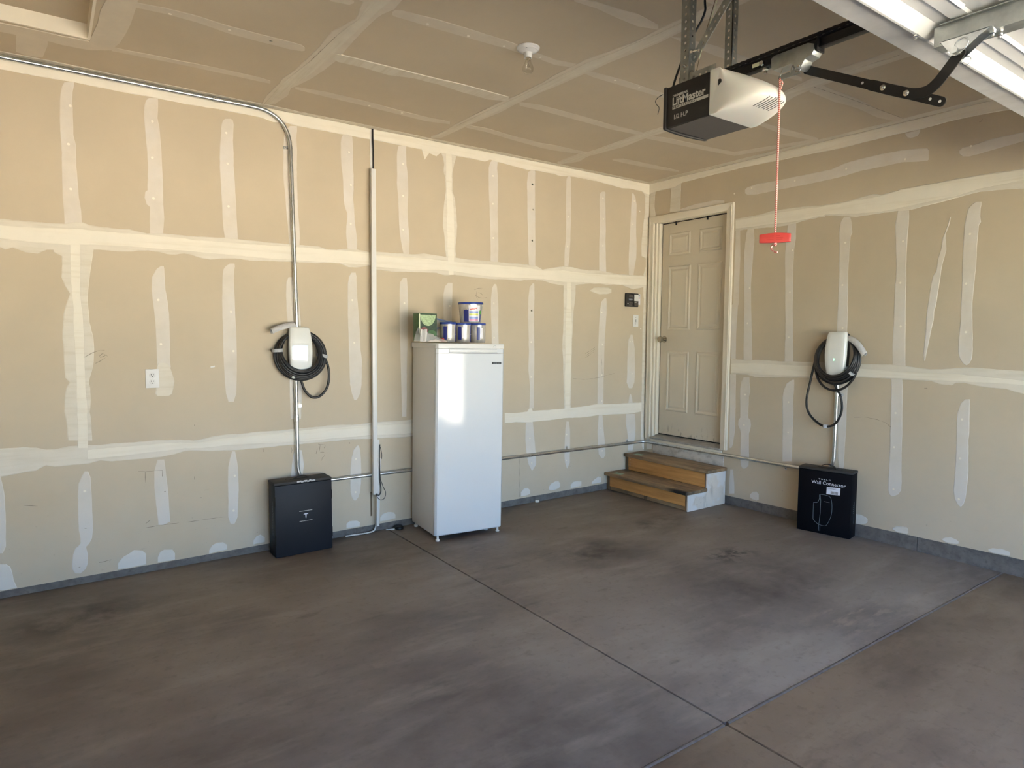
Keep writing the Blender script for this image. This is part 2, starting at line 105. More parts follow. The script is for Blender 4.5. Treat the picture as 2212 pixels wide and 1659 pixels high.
[0,[[-1.925,2.353,-1.971,2.346],[-1.904,2.325,-1.982,2.315],[-1.893,2.284,-1.987,2.272],[-1.892,2.241,-1.992,2.229],[-1.893,2.216,-1.981,2.206],[-1.898,2.111,-1.976,2.104],[-1.904,1.926,-1.975,1.921],[-1.909,1.715,-1.981,1.713],[-1.907,1.648,-1.984,1.646],[-1.907,1.523,-1.986,1.523],[-1.919,1.272,-2.001,1.276],[-1.932,1.109,-2.008,1.114],[-1.942,0.959,-2.008,0.965],[-1.949,0.744,-2.011,0.752],[-1.954,0.689,-2.008,0.696],[-1.957,0.562,-2.007,0.57],[-1.974,0.462,-2.005,0.468]]],
[0,[[-2.302,2.356,-2.372,2.346],[-2.292,2.301,-2.376,2.289],[-2.286,2.244,-2.375,2.233],[-2.296,2.129,-2.37,2.121],[-2.307,1.955,-2.372,1.95],[-2.308,1.869,-2.378,1.864],[-2.303,1.84,-2.378,1.836],[-2.306,1.701,-2.382,1.699],[-2.308,1.638,-2.385,1.636],[-2.308,1.405,-2.393,1.406],[-2.315,1.264,-2.401,1.268]]],
[0,[[-2.623,2.254,-2.63,2.253],[-2.613,2.202,-2.622,2.2],[-2.597,2.15,-2.606,2.149],[-2.588,2.124,-2.605,2.122],[-2.583,2.07,-2.613,2.067],[-2.579,2.043,-2.615,2.039],[-2.565,1.99,-2.604,1.986],[-2.564,1.946,-2.594,1.943],[-2.561,1.908,-2.589,1.906],[-2.542,1.881,-2.588,1.878],[-2.532,1.827,-2.583,1.824],[-2.521,1.694,-2.572,1.692],[-2.516,1.645,-2.562,1.643],[-2.513,1.594,-2.562,1.593],[-2.517,1.521,-2.55,1.521],[-2.507,1.352,-2.528,1.352],[-2.514,1.312,-2.522,1.313]]],
[0,[[-2.767,2.328,-2.797,2.323],[-2.745,2.315,-2.798,2.307],[-2.725,2.292,-2.795,2.282],[-2.716,2.241,-2.795,2.23],[-2.713,2.21,-2.801,2.198],[-2.71,2.189,-2.79,2.179],[-2.708,2.083,-2.787,2.074],[-2.711,1.923,-2.788,1.917],[-2.716,1.687,-2.78,1.685],[-2.717,1.575,-2.785,1.574],[-2.713,1.466,-2.793,1.467],[-2.715,1.369,-2.798,1.371],[-2.727,1.331,-2.795,1.333],[-2.745,1.304,-2.783,1.306],[-2.76,1.293,-2.769,1.293]]],
[0,[[-1.118,1.124,-1.175,1.127],[-1.095,1.076,-1.177,1.081],[-1.087,1.003,-1.191,1.011],[-1.089,0.953,-1.177,0.96],[-1.098,0.773,-1.176,0.781],[-1.082,0.75,-1.199,0.762],[-1.078,0.706,-1.206,0.72],[-1.099,0.672,-1.2,0.684],[-1.107,0.636,-1.187,0.647],[-1.111,0.428,-1.198,0.442],[-1.122,0.357,-1.195,0.369],[-1.139,0.338,-1.168,0.343]]],
[0,[[-1.563,1.126,-1.582,1.128],[-1.517,1.095,-1.583,1.1],[-1.494,1.04,-1.584,1.046],[-1.485,0.985,-1.581,0.993],[-1.491,0.849,-1.585,0.859],[-1.499,0.686,-1.584,0.697],[-1.505,0.49,-1.586,0.503],[-1.508,0.46,-1.586,0.473]]],
[0,[[-2.307,1.184,-2.382,1.189],[-2.314,1.111,-2.391,1.116],[-2.319,0.934,-2.395,0.941],[-2.321,0.791,-2.403,0.802],[-2.324,0.746,-2.402,0.756],[-2.325,0.626,-2.405,0.639],[-2.325,0.446,-2.414,0.463],[-2.328,0.386,-2.414,0.403],[-2.338,0.358,-2.396,0.37],[-2.352,0.348,-2.364,0.35]]],
[0,[[-2.771,1.072,-2.797,1.075],[-2.746,1.043,-2.798,1.048],[-2.728,0.975,-2.801,0.983],[-2.732,0.843,-2.805,0.853],[-2.734,0.801,-2.803,0.811],[-2.736,0.58,-2.813,0.593],[-2.733,0.467,-2.81,0.483],[-2.744,0.414,-2.806,0.427],[-2.763,0.378,-2.796,0.386],[-2.776,0.367,-2.784,0.369]]],
[1,[[-2.111,0.164,-2.115,0.092],[-2.145,0.167,-2.148,0.093],[-2.181,0.158,-2.184,0.109],[-2.197,0.143,-2.198,0.125]]],
[1,[[-2.371,0.127,-2.372,0.112],[-2.396,0.142,-2.398,0.101],[-2.429,0.151,-2.431,0.102],[-2.461,0.153,-2.464,0.104],[-2.474,0.138,-2.475,0.115]]],
[1,[[-1.221,0.128,-1.222,0.1],[-1.244,0.155,-1.246,0.09],[-1.28,0.164,-1.283,0.087],[-1.304,0.146,-1.306,0.1]]],
[1,[[-2.685,0.129,-2.686,0.12],[-2.703,0.142,-2.704,0.11],[-2.733,0.152,-2.735,0.108],[-2.768,0.145,-2.77,0.112],[-2.781,0.134,-2.782,0.118]]],
[1,[[-2.948,0.13,-2.949,0.117],[-2.97,0.143,-2.972,0.112],[-3.016,0.152,-3.018,0.114],[-3.061,0.143,-3.063,0.117]]],
[0,[[-1.014,0.309,-1.043,0.314],[-1.009,0.189,-1.06,0.199],[-1.013,0.093,-1.064,0.104]]],
[0,[[-1.075,2.701,-1.076,2.666],[-1.095,2.715,-1.097,2.65],[-1.189,2.725,-1.192,2.64],[-1.4,2.719,-1.404,2.643],[-1.612,2.718,-1.616,2.641],[-1.811,2.717,-1.814,2.646],[-1.919,2.741,-1.923,2.65],[-2.022,2.749,-2.025,2.663],[-2.166,2.753,-2.171,2.663],[-2.305,2.749,-2.309,2.666],[-2.411,2.737,-2.415,2.65],[-2.468,2.726,-2.472,2.644],[-2.476,2.713,-2.479,2.65]]],
[0,[[-2.657,2.671,-2.658,2.647],[-2.675,2.685,-2.678,2.627],[-2.712,2.684,-2.716,2.619],[-2.82,2.701,-2.824,2.631],[-2.996,2.704,-2.999,2.649],[-3.112,2.714,-3.114,2.661]]],
[1,[[-0.989,2.469,-0.993,2.368],[-1.128,2.469,-1.132,2.365],[-1.222,2.472,-1.226,2.36],[-1.336,2.482,-1.341,2.352],[-1.482,2.484,-1.488,2.349],[-1.623,2.478,-1.627,2.369],[-1.767,2.462,-1.771,2.378],[-1.773,2.464,-1.777,2.37],[-1.783,2.466,-1.787,2.385],[-1.885,2.462,-1.89,2.364],[-2.008,2.472,-2.014,2.34],[-2.125,2.485,-2.132,2.341],[-2.183,2.47,-2.189,2.341],[-2.294,2.48,-2.301,2.339],[-2.312,2.488,-2.319,2.334],[-2.376,2.488,-2.383,2.336],[-2.449,2.489,-2.456,2.344],[-2.55,2.489,-2.556,2.356],[-2.661,2.493,-2.667,2.37],[-2.777,2.492,-2.783,2.387],[-2.853,2.49,-2.859,2.383],[-3.008,2.486,-3.014,2.366],[-3.202,2.481,-3.209,2.347]]],
[2,[[-0.994,2.456,-0.997,2.382],[-1.128,2.458,-1.131,2.375],[-1.337,2.462,-1.34,2.375],[-1.483,2.467,-1.487,2.369],[-1.767,2.456,-1.77,2.384],[-1.78,2.46,-1.783,2.388],[-1.886,2.456,-1.889,2.376],[-2.008,2.463,-2.013,2.361],[-2.184,2.464,-2.189,2.35],[-2.312,2.484,-2.318,2.354],[-2.449,2.486,-2.455,2.366],[-2.661,2.49,-2.667,2.381],[-2.777,2.489,-2.782,2.403],[-3.008,2.483,-3.012,2.415],[-3.202,2.479,-3.205,2.41]]],
[1,[[-0.99,1.273,-0.994,1.142],[-1.149,1.267,-1.154,1.145],[-1.229,1.277,-1.235,1.13],[-1.459,1.271,-1.464,1.14],[-1.728,1.275,-1.733,1.152],[-2.083,1.27,-2.087,1.178],[-2.171,1.277,-2.176,1.177],[-2.303,1.278,-2.308,1.178],[-2.402,1.274,-2.407,1.176],[-2.488,1.263,-2.492,1.178],[-2.56,1.258,-2.564,1.176],[-2.611,1.261,-2.616,1.16],[-2.684,1.269,-2.69,1.159],[-2.708,1.273,-2.713,1.177],[-2.756,1.278,-2.761,1.178],[-2.849,1.277,-2.855,1.157],[-2.982,1.272,-2.989,1.153],[-3.072,1.271,-3.08,1.129],[-3.307,1.263,-3.315,1.113]]],
[2,[[-0.991,1.236,-0.994,1.153],[-1.15,1.243,-1.153,1.158],[-1.23,1.249,-1.234,1.151],[-1.46,1.244,-1.463,1.156],[-1.729,1.246,-1.733,1.161],[-2.084,1.243,-2.087,1.18],[-2.305,1.234,-2.307,1.184],[-2.489,1.235,-2.492,1.183],[-2.71,1.235,-2.713,1.183],[-2.985,1.218,-2.987,1.184],[-3.31,1.2,-3.311,1.176]]],
[1,[[-0.016,2.926,-0.094,2.912],[-0.015,2.886,-0.085,2.874],[-0.015,2.83,-0.074,2.821],[-0.016,2.711,-0.072,2.702],[-0.019,2.621,-0.093,2.61]]],
[1,[[-0.266,2.909,-0.393,2.886],[-0.27,2.794,-0.386,2.774],[-0.263,2.632,-0.391,2.613]]],
[0,[[-0.347,2.633,-0.347,2.616],[-0.548,2.66,-0.55,2.602],[-0.775,2.661,-0.777,2.605],[-0.871,2.645,-0.873,2.61]]],
[1,[[-0.028,0.452,-0.102,0.462],[-0.032,0.394,-0.104,0.404],[-0.036,0.344,-0.102,0.353]]],
[3,[[-0.013,2.839],[-0.096,2.852],[-0.267,2.85],[-0.329,2.851],[-0.401,2.878],[-1.049,2.885],[-1.864,2.858],[-2.104,2.862],[-2.272,2.863],[-2.415,2.861],[-2.58,2.868],[-2.789,2.863],[-2.92,2.853],[-3.104,2.854],[-3.364,2.844]]],
[0,[[-2.324,2.859,-2.324,2.849],[-2.337,2.858,-2.338,2.827],[-2.358,2.859,-2.36,2.817],[-2.379,2.859,-2.381,2.817],[-2.402,2.859,-2.404,2.823],[-2.416,2.864,-2.417,2.844]]]],
'c':[
[1,[[-3.645,-1.735,-3.501,-1.841],[-3.633,-1.666,-3.494,-1.767],[-3.616,-1.582,-3.483,-1.68],[-3.603,-1.535,-3.509,-1.603],[-3.593,-1.482,-3.518,-1.538],[-3.618,-1.388,-3.516,-1.462],[-3.638,-1.293,-3.515,-1.383],[-3.635,-1.178,-3.513,-1.267],[-3.632,-1.037,-3.505,-1.129],[-3.634,-0.881,-3.497,-0.982],[-3.641,-0.71,-3.505,-0.81],[-3.661,-0.563,-3.521,-0.666],[-3.656,-0.473,-3.543,-0.556],[-3.658,-0.375,-3.573,-0.438],[-3.661,-0.22,-3.554,-0.299],[-3.647,-0.053,-3.572,-0.108]]],
[2,[[-3.614,-1.758,-3.527,-1.822],[-3.606,-1.685,-3.53,-1.741],[-3.584,-1.489,-3.537,-1.524],[-3.604,-1.318,-3.54,-1.365],[-3.611,-1.052,-3.542,-1.102],[-3.612,-0.897,-3.535,-0.954],[-3.637,-0.58,-3.556,-0.64],[-3.64,-0.388,-3.585,-0.429],[-3.634,-0.062,-3.589,-0.096]]],
[1,[[-2.444,-0.096,-2.42,-0.051],[-2.427,-0.221,-2.364,-0.109],[-2.441,-0.48,-2.356,-0.337],[-2.439,-0.793,-2.343,-0.646],[-2.435,-0.979,-2.326,-0.82],[-2.42,-1.138,-2.333,-1.018],[-2.419,-1.385,-2.329,-1.268],[-2.431,-1.526,-2.317,-1.386],[-2.43,-1.78,-2.304,-1.64],[-2.395,-1.952,-2.297,-1.852],[-2.373,-2.105,-2.277,-2.014],[-2.382,-2.248,-2.264,-2.143],[-2.372,-2.39,-2.27,-2.305],[-2.366,-2.449,-2.28,-2.38],[-2.361,-2.596,-2.257,-2.519],[-2.379,-2.79,-2.265,-2.714]]],
[2,[[-2.435,-0.09,-2.417,-0.057],[-2.419,-0.444,-2.366,-0.353],[-2.414,-0.755,-2.359,-0.67],[-2.4,-1.11,-2.348,-1.038],[-2.4,-1.488,-2.339,-1.413],[-2.4,-1.747,-2.32,-1.657],[-2.374,-1.931,-2.314,-1.87],[-2.352,-2.222,-2.284,-2.161],[-2.349,-2.371,-2.289,-2.321],[-2.345,-2.433,-2.299,-2.395],[-2.357,-2.776,-2.285,-2.728]]],
[1,[[-1.235,-0.098,-1.177,-0.028],[-1.258,-0.407,-1.097,-0.223],[-1.232,-0.476,-1.15,-0.386],[-1.227,-0.553,-1.138,-0.456],[-1.245,-0.89,-1.106,-0.752],[-1.249,-1.088,-1.135,-0.981],[-1.237,-1.298,-1.132,-1.206],[-1.012,-1.678,-0.828,-1.545],[-1.162,-2.122,-0.963,-1.997],[-1.196,-2.23,-1.032,-2.131],[-1.225,-2.351,-1.066,-2.26],[-1.206,-2.411,-1.073,-2.337],[-1.192,-2.566,-1.088,-2.512],[-1.16,-2.795,-1.089,-2.764],[-1.142,-2.963,-1.089,-2.942]]],
[2,[[-1.216,-0.112,-1.176,-0.063],[-1.226,-0.37,-1.134,-0.266],[-1.209,-0.532,-1.16,-0.48],[-1.215,-0.86,-1.133,-0.778],[-1.229,-1.069,-1.155,-1.0],[-1.214,-1.277,-1.15,-1.221],[-0.982,-1.656,-0.86,-1.568],[-1.137,-2.106,-0.991,-2.014],[-1.201,-2.338,-1.092,-2.275],[-1.182,-2.398,-1.098,-2.351],[-1.151,-2.792,-1.107,-2.772]]],
[2,[[-3.563,-1.05,-3.552,-1.019],[-3.523,-1.07,-3.486,-0.97],[-3.386,-1.074,-3.347,-0.98],[-3.242,-1.078,-3.19,-0.965],[-3.092,-1.082,-3.055,-1.009],[-2.934,-1.087,-2.893,-1.012],[-2.774,-1.1,-2.706,-0.989],[-2.595,-1.096,-2.52,-0.982],[-2.444,-1.092,-2.402,-1.034]]],
[0,[[-4.453,-1.046,-4.448,-0.992],[-4.328,-1.072,-4.319,-1.007],[-4.198,-1.076,-4.186,-1.004],[-4.058,-1.058,-4.039,-0.971],[-3.913,-1.057,-3.89,-0.967],[-3.762,-1.061,-3.734,-0.969],[-3.708,-1.057,-3.684,-0.983],[-3.686,-1.035,-3.674,-0.998]]],
[0,[[-4.495,-0.452,-4.49,-0.394],[-4.345,-0.466,-4.338,-0.406],[-4.147,-0.48,-4.138,-0.419],[-3.938,-0.495,-3.923,-0.424],[-3.768,-0.491,-3.751,-0.427],[-3.705,-0.476,-3.693,-0.43]]],
[0,[[-3.561,-0.471,-3.548,-0.431],[-3.388,-0.499,-3.358,-0.417],[-3.144,-0.494,-3.108,-0.408],[-2.871,-0.467,-2.833,-0.388],[-2.679,-0.455,-2.636,-0.374],[-2.498,-0.466,-2.469,-0.414]]],
[0,[[-3.483,-1.644,-3.472,-1.619],[-3.483,-1.668,-3.457,-1.612],[-3.459,-1.683,-3.426,-1.613],[-3.278,-1.706,-3.229,-1.617],[-3.075,-1.714,-3.021,-1.628],[-2.891,-1.715,-2.837,-1.639],[-2.854,-1.714,-2.798,-1.636],[-2.679,-1.693,-2.637,-1.639],[-2.56,-1.684,-2.515,-1.629],[-2.428,-1.711,-2.392,-1.669]]],
[0,[[-2.371,-0.476,-2.336,-0.418],[-2.225,-0.5,-2.174,-0.421],[-1.955,-0.46,-1.895,-0.376],[-1.684,-0.445,-1.605,-0.343],[-1.565,-0.465,-1.469,-0.348],[-1.435,-0.46,-1.359,-0.371],[-1.226,-0.47,-1.183,-0.422]]],
[0,[[-2.336,-1.059,-2.296,-1.004],[-2.194,-1.096,-2.13,-1.015],[-1.841,-1.095,-1.765,-1.01],[-1.571,-1.08,-1.496,-1.002],[-1.245,-1.091,-1.184,-1.033]]],
[0,[[-2.366,-1.675,-2.332,-1.636],[-2.282,-1.684,-2.229,-1.626],[-2.061,-1.7,-1.994,-1.633],[-1.72,-1.698,-1.658,-1.643]]],
[0,[[-0.93,-0.445,-0.899,-0.414],[-0.86,-0.508,-0.76,-0.408],[-0.539,-0.517,-0.434,-0.422],[-0.184,-0.518,-0.145,-0.486]]],
[0,[[-1.192,-1.048,-1.142,-1.001],[-1.032,-1.104,-0.938,-1.022],[-0.598,-1.14,-0.505,-1.067],[-0.297,-1.173,-0.201,-1.104],[-0.105,-1.76,-0.036,-1.721]]],
[0,[[-2.891,-2.223,-2.876,-2.205],[-2.797,-2.262,-2.756,-2.217],[-2.681,-2.272,-2.617,-2.208],[-2.568,-2.292,-2.48,-2.207],[-2.411,-2.275,-2.374,-2.241]]],
[0,[[-3.755,-1.596,-3.745,-1.57],[-3.684,-1.635,-3.666,-1.59],[-3.663,-1.637,-3.655,-1.616]]],
[0,[[-2.272,-2.227,-2.272,-2.227],[-2.215,-2.253,-2.174,-2.218],[-2.005,-2.294,-1.904,-2.218],[-1.593,-2.312,-1.491,-2.245],[-1.279,-2.327,-1.225,-2.295]]],
[1,[[-1.149,-2.297,-1.036,-2.232],[-1.073,-2.337,-0.89,-2.235],[-0.94,-2.336,-0.746,-2.232],[-0.794,-2.342,-0.618,-2.252],[-0.672,-2.342,-0.504,-2.258],[-0.408,-2.329,-0.239,-2.25],[-0.086,-2.342,0.014,-2.298]]],
[0,[[-0.798,-1.727,-0.734,-1.684],[-0.525,-1.747,-0.381,-1.658],[-0.117,-1.767,-0.036,-1.721]]],
[1,[[-5.017,-0.44,-5.024,-0.326],[-4.947,-0.449,-4.952,-0.33],[-4.875,-0.455,-4.878,-0.334],[-4.792,-0.458,-4.792,-0.346],[-4.701,-0.456,-4.699,-0.331],[-4.591,-0.463,-4.586,-0.341],[-4.569,-0.73,-4.549,-0.366],[-4.567,-0.879,-4.538,-0.373],[-4.542,-1.086,-4.495,-0.406],[-4.511,-1.109,-4.465,-0.524],[-4.489,-1.125,-4.45,-0.665],[-4.472,-1.138,-4.441,-0.8],[-4.452,-1.152,-4.437,-1.002],[-4.445,-1.157,-4.438,-1.084]]],
[1,[[-4.89,-0.35,-4.898,-0.088],[-4.868,-0.341,-4.875,-0.077],[-4.858,-0.357,-4.864,-0.055],[-4.808,-0.36,-4.81,-0.076],[-4.782,-0.362,-4.783,-0.086],[-4.762,-0.351,-4.762,-0.28]]]],
}
DOTS={"b":[[-4.667,2.73],[-4.683,2.519],[-4.263,2.722],[-4.27,2.51],[-4.681,2.273],[-4.271,2.272],[-4.264,1.669],[-4.258,1.402],[-3.852,2.729],[-3.849,2.54],[-3.85,2.274],[-3.045,2.742],[-3.034,2.517],[-3.039,2.248],[-3.852,1.608],[-3.843,1.355],[-3.034,1.711],[-3.024,1.408],[-2.628,2.725],[-2.63,2.493],[-2.632,2.245],[-1.829,2.753],[-1.828,2.532],[-1.824,2.257],[-1.427,2.74],[-1.418,2.531],[-1.422,2.272],[-2.625,1.703],[-2.233,1.694],[-1.817,1.729],[-1.423,1.678],[-1.427,2.74],[-1.418,2.533],[-1.422,2.273],[-1.022,2.513],[-1.032,2.254],[-0.613,2.725],[-0.605,2.539],[-0.605,2.295],[-0.208,2.749],[-0.221,2.53],[-0.13,2.661],[-1.425,1.679],[-1.427,1.41],[-1.425,1.108],[-0.605,1.685],[-0.591,1.383],[-0.595,1.099],[-0.587,0.854],[-0.226,1.413],[-0.199,1.414],[-0.193,1.101],[-1.816,1.724],[-1.813,1.448],[-0.083,1.539],[-1.434,0.574],[-1.411,0.354],[-1.015,0.572],[-1.016,0.334],[-0.592,0.596],[-0.571,0.378],[-0.206,0.528],[-3.855,0.539],[-3.868,0.309],[-3.022,0.562],[-3.028,0.316],[-4.678,0.549]],"r":[[-1.528,2.15],[-1.518,1.821],[-1.15,1.874],[-1.945,2.163],[-1.937,1.853],[-1.139,2.698],[-1.524,2.687],[-1.928,2.699],[-0.972,2.682],[-2.345,2.128],[-2.341,1.845],[-2.745,2.129],[-2.739,1.816],[-2.357,1.545],[-2.753,1.505],[-2.352,0.94],[-2.76,0.94],[-2.354,0.699],[-2.364,0.401],[-2.762,0.684],[-2.769,0.416],[-1.523,1.464],[-1.14,1.58],[-1.952,1.535],[-1.14,0.975],[-1.542,0.946],[-1.548,0.703],[-1.14,0.715],[-2.332,2.682],[-2.722,2.681]],"c":[[-4.045,-1.016],[-3.85,-1.017],[-4.304,-1.024],[-3.849,-1.017],[-3.3,-1.641],[-3.078,-1.649],[-2.871,-1.659],[-3.077,-0.437],[-2.845,-0.432],[-2.101,-1.671],[-2.642,-1.663],[-1.91,-1.675]]}
SCUFF={"b":[[[-4.651,1.328],[-4.613,1.352],[-4.572,1.368],[-4.551,1.367]],[[-4.581,1.33],[-4.564,1.347],[-4.552,1.344],[-4.538,1.332]],[[-4.599,1.291],[-4.574,1.305],[-4.548,1.324]],[[-4.575,1.325],[-4.556,1.332],[-4.541,1.341]],[[-2.006,1.83],[-1.966,1.845],[-1.926,1.848]],[[-1.998,1.79],[-1.966,1.771],[-1.926,1.766],[-1.885,1.774]],[[-1.982,1.818],[-1.99,1.784],[-1.974,1.751]],[[-1.966,1.812],[-1.934,1.799],[-1.918,1.78]],[[-0.806,1.3],[-0.688,1.357]],[[-0.795,1.284],[-0.682,1.345]],[[-0.8,1.265],[-0.698,1.318]],[[-0.949,1.078],[-0.796,1.065],[-0.64,1.075],[-0.424,1.112]],[[-0.601,1.25],[-0.594,1.18],[-0.587,1.109]],[[-3.299,0.698],[-3.284,0.691],[-3.252,0.688],[-3.249,0.681],[-3.256,0.664]],[[-3.285,0.688],[-3.289,0.662],[-3.293,0.639]],[[-3.285,0.638],[-3.264,0.637],[-3.251,0.627],[-3.257,0.607],[-3.271,0.596],[-3.277,0.574]],[[-3.305,0.667],[-3.314,0.63]],[[-3.068,0.689],[-3.067,0.678]],[[-4.142,0.277],[-4.035,0.278],[-3.929,0.277]],[[-3.486,0.69],[-3.481,0.672],[-3.49,0.644]],[[-3.672,0.702],[-3.672,0.679]],[[-4.087,0.894],[-4.085,0.884]],[[-4.07,0.422],[-4.058,0.423]],[[-4.096,0.564],[-4.095,0.544]],[[-4.404,0.633],[-4.364,0.626],[-4.31,0.627],[-4.274,0.623],[-4.275,0.586]],[[-4.367,0.624],[-4.369,0.557]],[[-4.375,0.279],[-4.303,0.283],[-4.191,0.28]],[[-4.962,0.507],[-4.902,0.494]],[[-4.687,0.33],[-4.677,0.329]],[[-4.269,0.491],[-4.26,0.491]],[[-4.724,0.104],[-4.716,0.105]],[[-4.375,0.305],[-4.349,0.325]],[[-4.624,0.112],[-4.595,0.113],[-4.56,0.119]],[[-1.545,0.409],[-1.544,0.241],[-1.542,0.071]],[[-0.963,0.737],[-0.939,0.773]]],"r":[[[-2.064,0.88],[-2.136,0.89],[-2.225,0.882],[-2.289,0.865],[-2.324,0.839]],[[-2.526,1.128],[-2.546,1.129]],[[-2.76,2.821],[-2.771,2.822],[-2.778,2.836]]],"c":[[[-3.612,-0.836],[-3.608,-1.082],[-3.602,-1.306]],[[-2.412,-0.174],[-2.418,-0.497],[-2.397,-0.828]],[[-1.167,-2.125],[-1.164,-2.485],[-1.156,-2.793]],[[-1.122,-2.292],[-0.674,-2.323],[-0.089,-2.344]],[[-3.348,-1.068],[-3.084,-1.066],[-2.705,-1.058]]]}

# ------------------------------------------------------------------ materials
def mat(name, col, rough=0.6, metal=0.0, var=0.0, scale=8.0, bump=0.0, bscale=60.0, stretch=(1, 1, 1), col2=None, spec=0.5, coat=0.0, detail=6.0, lo=0.3, hi=0.7, emit=None):
    m = bpy.data.materials.new(name); m.use_nodes = True
    nt = m.node_tree; b = nt.nodes['Principled BSDF']
    b.inputs['Roughness'].default_value = rough; b.inputs['Metallic'].default_value = metal
    b.inputs['Specular IOR Level'].default_value = spec
    if coat: b.inputs['Coat Weight'].default_value = coat; b.inputs['Coat Roughness'].default_value = 0.05
    b.inputs['Base Color'].default_value = (*col, 1)
    if emit: b.inputs['Emission Color'].default_value = (*emit[0], 1); b.inputs['Emission Strength'].default_value = emit[1]
    if var or col2 or bump:
        tc = nt.nodes.new('ShaderNodeTexCoord'); mp = nt.nodes.new('ShaderNodeMapping')
        mp.inputs['Scale'].default_value = stretch; nt.links.new(tc.outputs['Object'], mp.inputs['Vector'])
        m['_mp'] = mp.name
    if var or col2:
        n = nt.nodes.new('ShaderNodeTexNoise'); n.inputs['Scale'].default_value = scale; n.inputs['Detail'].default_value = detail
        n.inputs['Roughness'].default_value = 0.6
        nt.links.new(mp.outputs[0], n.inputs['Vector'])
        cr = nt.nodes.new('ShaderNodeValToRGB')
        c1 = tuple(c * (1 - var) for c in col); c2 = col2 or tuple(min(1, c * (1 + var)) for c in col)
        cr.color_ramp.elements[0].position = lo; cr.color_ramp.elements[1].position = hi
        cr.color_ramp.elements[0].color = (*c1, 1); cr.color_ramp.elements[1].color = (*c2, 1)
        nt.links.new(n.outputs['Fac'], cr.inputs['Fac']); nt.links.new(cr.outputs['Color'], b.inputs['Base Color'])
    if bump:
        n2 = nt.nodes.new('ShaderNodeTexNoise'); n2.inputs['Scale'].default_value = bscale; n2.inputs['Detail'].default_value = 4
        nt.links.new(mp.outputs[0], n2.inputs['Vector'])
        bp = nt.nodes.new('ShaderNodeBump'); bp.inputs['Strength'].default_value = bump; bp.inputs['Distance'].default_value = 0.002
        nt.links.new(n2.outputs['Fac'], bp.inputs['Height']); nt.links.new(bp.outputs['Normal'], b.inputs['Normal'])
    return m

def mixin(m, col, scale, lo, hi, stretch=(1, 1, 1), amount=1.0, detail=5.0, zfade=None, offset=(0, 0, 0), box=None):
    """lay a noise-shaped stain, or painted light, of another colour over a material; zfade=(z0, z1): full at z0, none at z1;
    box=(centre, radius): only around one place"""
    nt = m.node_tree; b = nt.nodes['Principled BSDF']; inp = b.inputs['Base Color']
    tc = nt.nodes.new('ShaderNodeTexCoord'); mp = nt.nodes.new('ShaderNodeMapping')
    mp.inputs['Scale'].default_value = stretch; mp.inputs['Location'].default_value = offset
    nt.links.new(tc.outputs['Object'], mp.inputs['Vector'])
    n = nt.nodes.new('ShaderNodeTexNoise'); n.inputs['Scale'].default_value = scale; n.inputs['Detail'].default_value = detail
    n.inputs['Roughness'].default_value = 0.62
    nt.links.new(mp.outputs[0], n.inputs['Vector'])
    mr = nt.nodes.new('ShaderNodeMapRange'); mr.inputs['From Min'].default_value = lo; mr.inputs['From Max'].default_value = hi
    mr.inputs['To Max'].default_value = amount
    nt.links.new(n.outputs['Fac'], mr.inputs['Value'])
    fac = mr.outputs[0]
    def mul(a, bb):
        k = nt.nodes.new('ShaderNodeMath'); k.operation = 'MULTIPLY'; nt.links.new(a, k.inputs[0]); nt.links.new(bb, k.inputs[1]); return k.outputs[0]
    if zfade:
        sx = nt.nodes.new('ShaderNodeSeparateXYZ'); nt.links.new(tc.outputs['Object'], sx.inputs[0])
        z = nt.nodes.new('ShaderNodeMapRange'); z.inputs['From Min'].default_value = zfade[1]; z.inputs['From Max'].default_value = zfade[0]
        nt.links.new(sx.outputs[2], z.inputs['Value']); fac = mul(fac, z.outputs[0])
    if box:
        cb, rx, ry = box
        m2 = nt.nodes.new('ShaderNodeMapping'); m2.inputs['Location'].default_value = (-cb[0] / rx, -cb[1] / ry, 0)
        m2.inputs['Scale'].default_value = (1 / rx, 1 / ry, 0)
        nt.links.new(tc.outputs['Object'], m2.inputs['Vector'])
        ln = nt.nodes.new('ShaderNodeVectorMath'); ln.operation = 'LENGTH'; nt.links.new(m2.outputs[0], ln.inputs[0])
        rr = nt.nodes.new('ShaderNodeMapRange'); rr.inputs['From Min'].default_value = 1.0; rr.inputs['From Max'].default_value = 0.35
        nt.links.new(ln.outputs['Value'], rr.inputs['Value']); fac = mul(fac, rr.outputs[0])
    mx = nt.nodes.new('ShaderNodeMix'); mx.data_type = 'RGBA'
    nt.links.new(fac, mx.inputs[0])
    if inp.is_linked: nt.links.new(inp.links[0].from_socket, mx.inputs[6])
    else: mx.inputs[6].default_value = inp.default_value
    mx.inputs[7].default_value = (*col, 1)
    nt.links.new(mx.outputs[2], inp)
    return m

